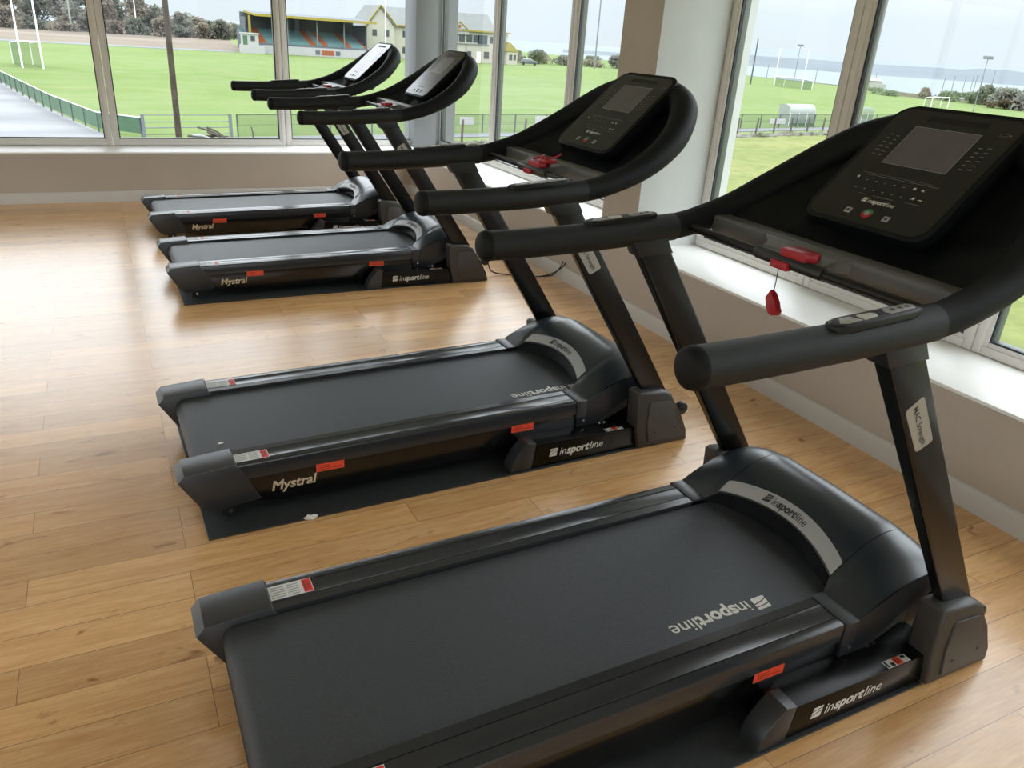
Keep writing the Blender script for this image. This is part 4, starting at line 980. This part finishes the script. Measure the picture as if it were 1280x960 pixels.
bm = new(); prism(bm, [(34.2, 2.9), (37.9, 2.9), (37.2, 3.3), (35.4, 4.7), (34.6, 4.9)], lambda a, b: (a, .4, b), lambda a, b: (a, 6, b)); obj('annex_roof', bm, 'yellow_trim', cb, 0)
cbx('annex_window', 'window_dark', 35.2, 36.0, .52, .62, 1.0, 2.2); cbx('annex_window', 'window_dark', 36.4, 37.0, .52, .62, 1.0, 2.2)
# car
ca = at('car', 95.6, 180.5, G, -.5); tag(ca, 'grey car parked right of the clubhouse', 'car')
bm = new(); prism(bm, [(-2.2, .35), (-2.25, .8), (-1.9, .98), (1.2, 1.0), (2.1, .85), (2.2, .35)], lambda a, b: (a, -.85, b), lambda a, b: (a, .85, b), .08); obj('body', bm, 'car_paint', ca)
bm = new(); prism(bm, [(-1.9, .95), (-1.45, 1.5), (.35, 1.52), (1.25, .98)], lambda a, b: (a, -.75, b), lambda a, b: (a, .75, b), .06); obj('cabin', bm, 'car_glass', ca)
for x in (-1.35, 1.4):
    for y in (-.88, .70): bm = new(); disc(bm, (x, y, .33), 'y', .33, .18, 16, .03); obj('wheel', bm, 'tyre', ca)
# long white building by the water
wb = at('boat_house', 171.5, 146.5, G + .2, -.26); tag(wb, 'long low white building by the water', 'building')
bm = new(); box(bm, 0, 6.8, 0, 4, -.5, 1.6); obj('wall', bm, 'white_wall', wb, 0)
bm = new(); prism(bm, [(-.2, 1.55), (4.2, 1.55), (2.0, 2.2)], lambda a, b: (-.2, a, b), lambda a, b: (7.0, a, b)); obj('roof', bm, 'cream_wall', wb, 0)
bm = new(); box(bm, 6.8, 8.6, .8, 3.4, -.5, .9); obj('lean_to', bm, 'white_wall', wb, 0)


# ------------------------------------------------------------------ sky, camera, view
w = bpy.data.worlds.new('World'); S.world = w; w.use_nodes = True
nt = w.node_tree; N = nt.nodes; L = nt.links; N.clear()
out = N.new('ShaderNodeOutputWorld'); bg = N.new('ShaderNodeBackground'); tc = N.new('ShaderNodeTexCoord'); sx = N.new('ShaderNodeSeparateXYZ')
L.new(tc.outputs['Generated'], sx.inputs[0])
rp = N.new('ShaderNodeValToRGB'); mp = N.new('ShaderNodeMapRange'); mp.inputs['From Min'].default_value = -0.1; mp.inputs['From Max'].default_value = 1.0
L.new(sx.outputs['Z'], mp.inputs['Value']); L.new(mp.outputs[0], rp.inputs['Fac'])
e = rp.color_ramp.elements
e[0].position = 0.0; e[0].color = (.30, .33, .30, 1); e[1].position = 1.0; e[1].color = (2.1, 2.2, 2.3, 1)
for p, c in ((.08, (.32, .35, .34, 1)), (.09, (.385, .43, .46, 1)), (.13, (.395, .445, .48, 1)), (.175, (.505, .52, .525, 1)), (.21, (.80, .86, .92, 1)), (.28, (1.42, 1.52, 1.62, 1)), (.6, (2.0, 2.12, 2.22, 1))):
    q = rp.color_ramp.elements.new(p); q.color = c
nz = N.new('ShaderNodeTexNoise'); nz.inputs['Scale'].default_value = 2.2; nz.inputs['Detail'].default_value = 4; L.new(tc.outputs['Generated'], nz.inputs['Vector'])
mr = N.new('ShaderNodeMapRange'); mr.inputs['From Min'].default_value = .3; mr.inputs['From Max'].default_value = .7; mr.inputs['To Min'].default_value = .94; mr.inputs['To Max'].default_value = 1.10
L.new(nz.outputs['Fac'], mr.inputs['Value'])
mm = N.new('ShaderNodeMix'); mm.data_type = 'RGBA'; mm.blend_type = 'MULTIPLY'; mm.inputs['Factor'].default_value = 1.0
L.new(rp.outputs['Color'], mm.inputs['A']); L.new(mr.outputs[0], mm.inputs['B'])
L.new(mm.outputs['Result'], bg.inputs['Color']); bg.inputs['Strength'].default_value = 2.2
L.new(bg.outputs[0], out.inputs['Surface'])

cam = bpy.data.cameras.new('camera'); co = bpy.data.objects.new('camera', cam); COL.objects.link(co)
F_PX, PITCH, ROLL, YAW = 968.22, math.radians(23.983), math.radians(3.9348), math.radians(28.0852)
cyw, syw, cp, sp = math.cos(YAW), math.sin(YAW), math.cos(PITCH), math.sin(PITCH)
fw = Vector((syw * cp, cyw * cp, -sp)); rt = Vector((cyw, -syw, 0)); upv = rt.cross(fw)
r2 = rt * math.cos(ROLL) + upv * math.sin(ROLL); u2 = -rt * math.sin(ROLL) + upv * math.cos(ROLL)
mw = Matrix((r2, u2, -fw)).transposed().to_4x4(); mw.translation = Vector((-.0640, -1.3390, 1.5215)); co.matrix_world = mw
cam.sensor_fit = 'HORIZONTAL'; cam.sensor_width = 36.0; cam.lens = F_PX / 1280 * 36.0; cam.clip_start = .02; cam.clip_end = 6000
S.camera = co
S.view_settings.view_transform = 'Standard'; S.view_settings.look = 'None'; S.view_settings.gamma = 1.0; S.view_settings.use_curve_mapping = False
S.view_settings.exposure = 0.0
S.cycles.use_denoising = True
S.cycles.max_bounces = 10; S.cycles.diffuse_bounces = 6; S.cycles.glossy_bounces = 4; S.cycles.transparent_max_bounces = 16
S.cycles.sample_clamp_indirect = 8.0
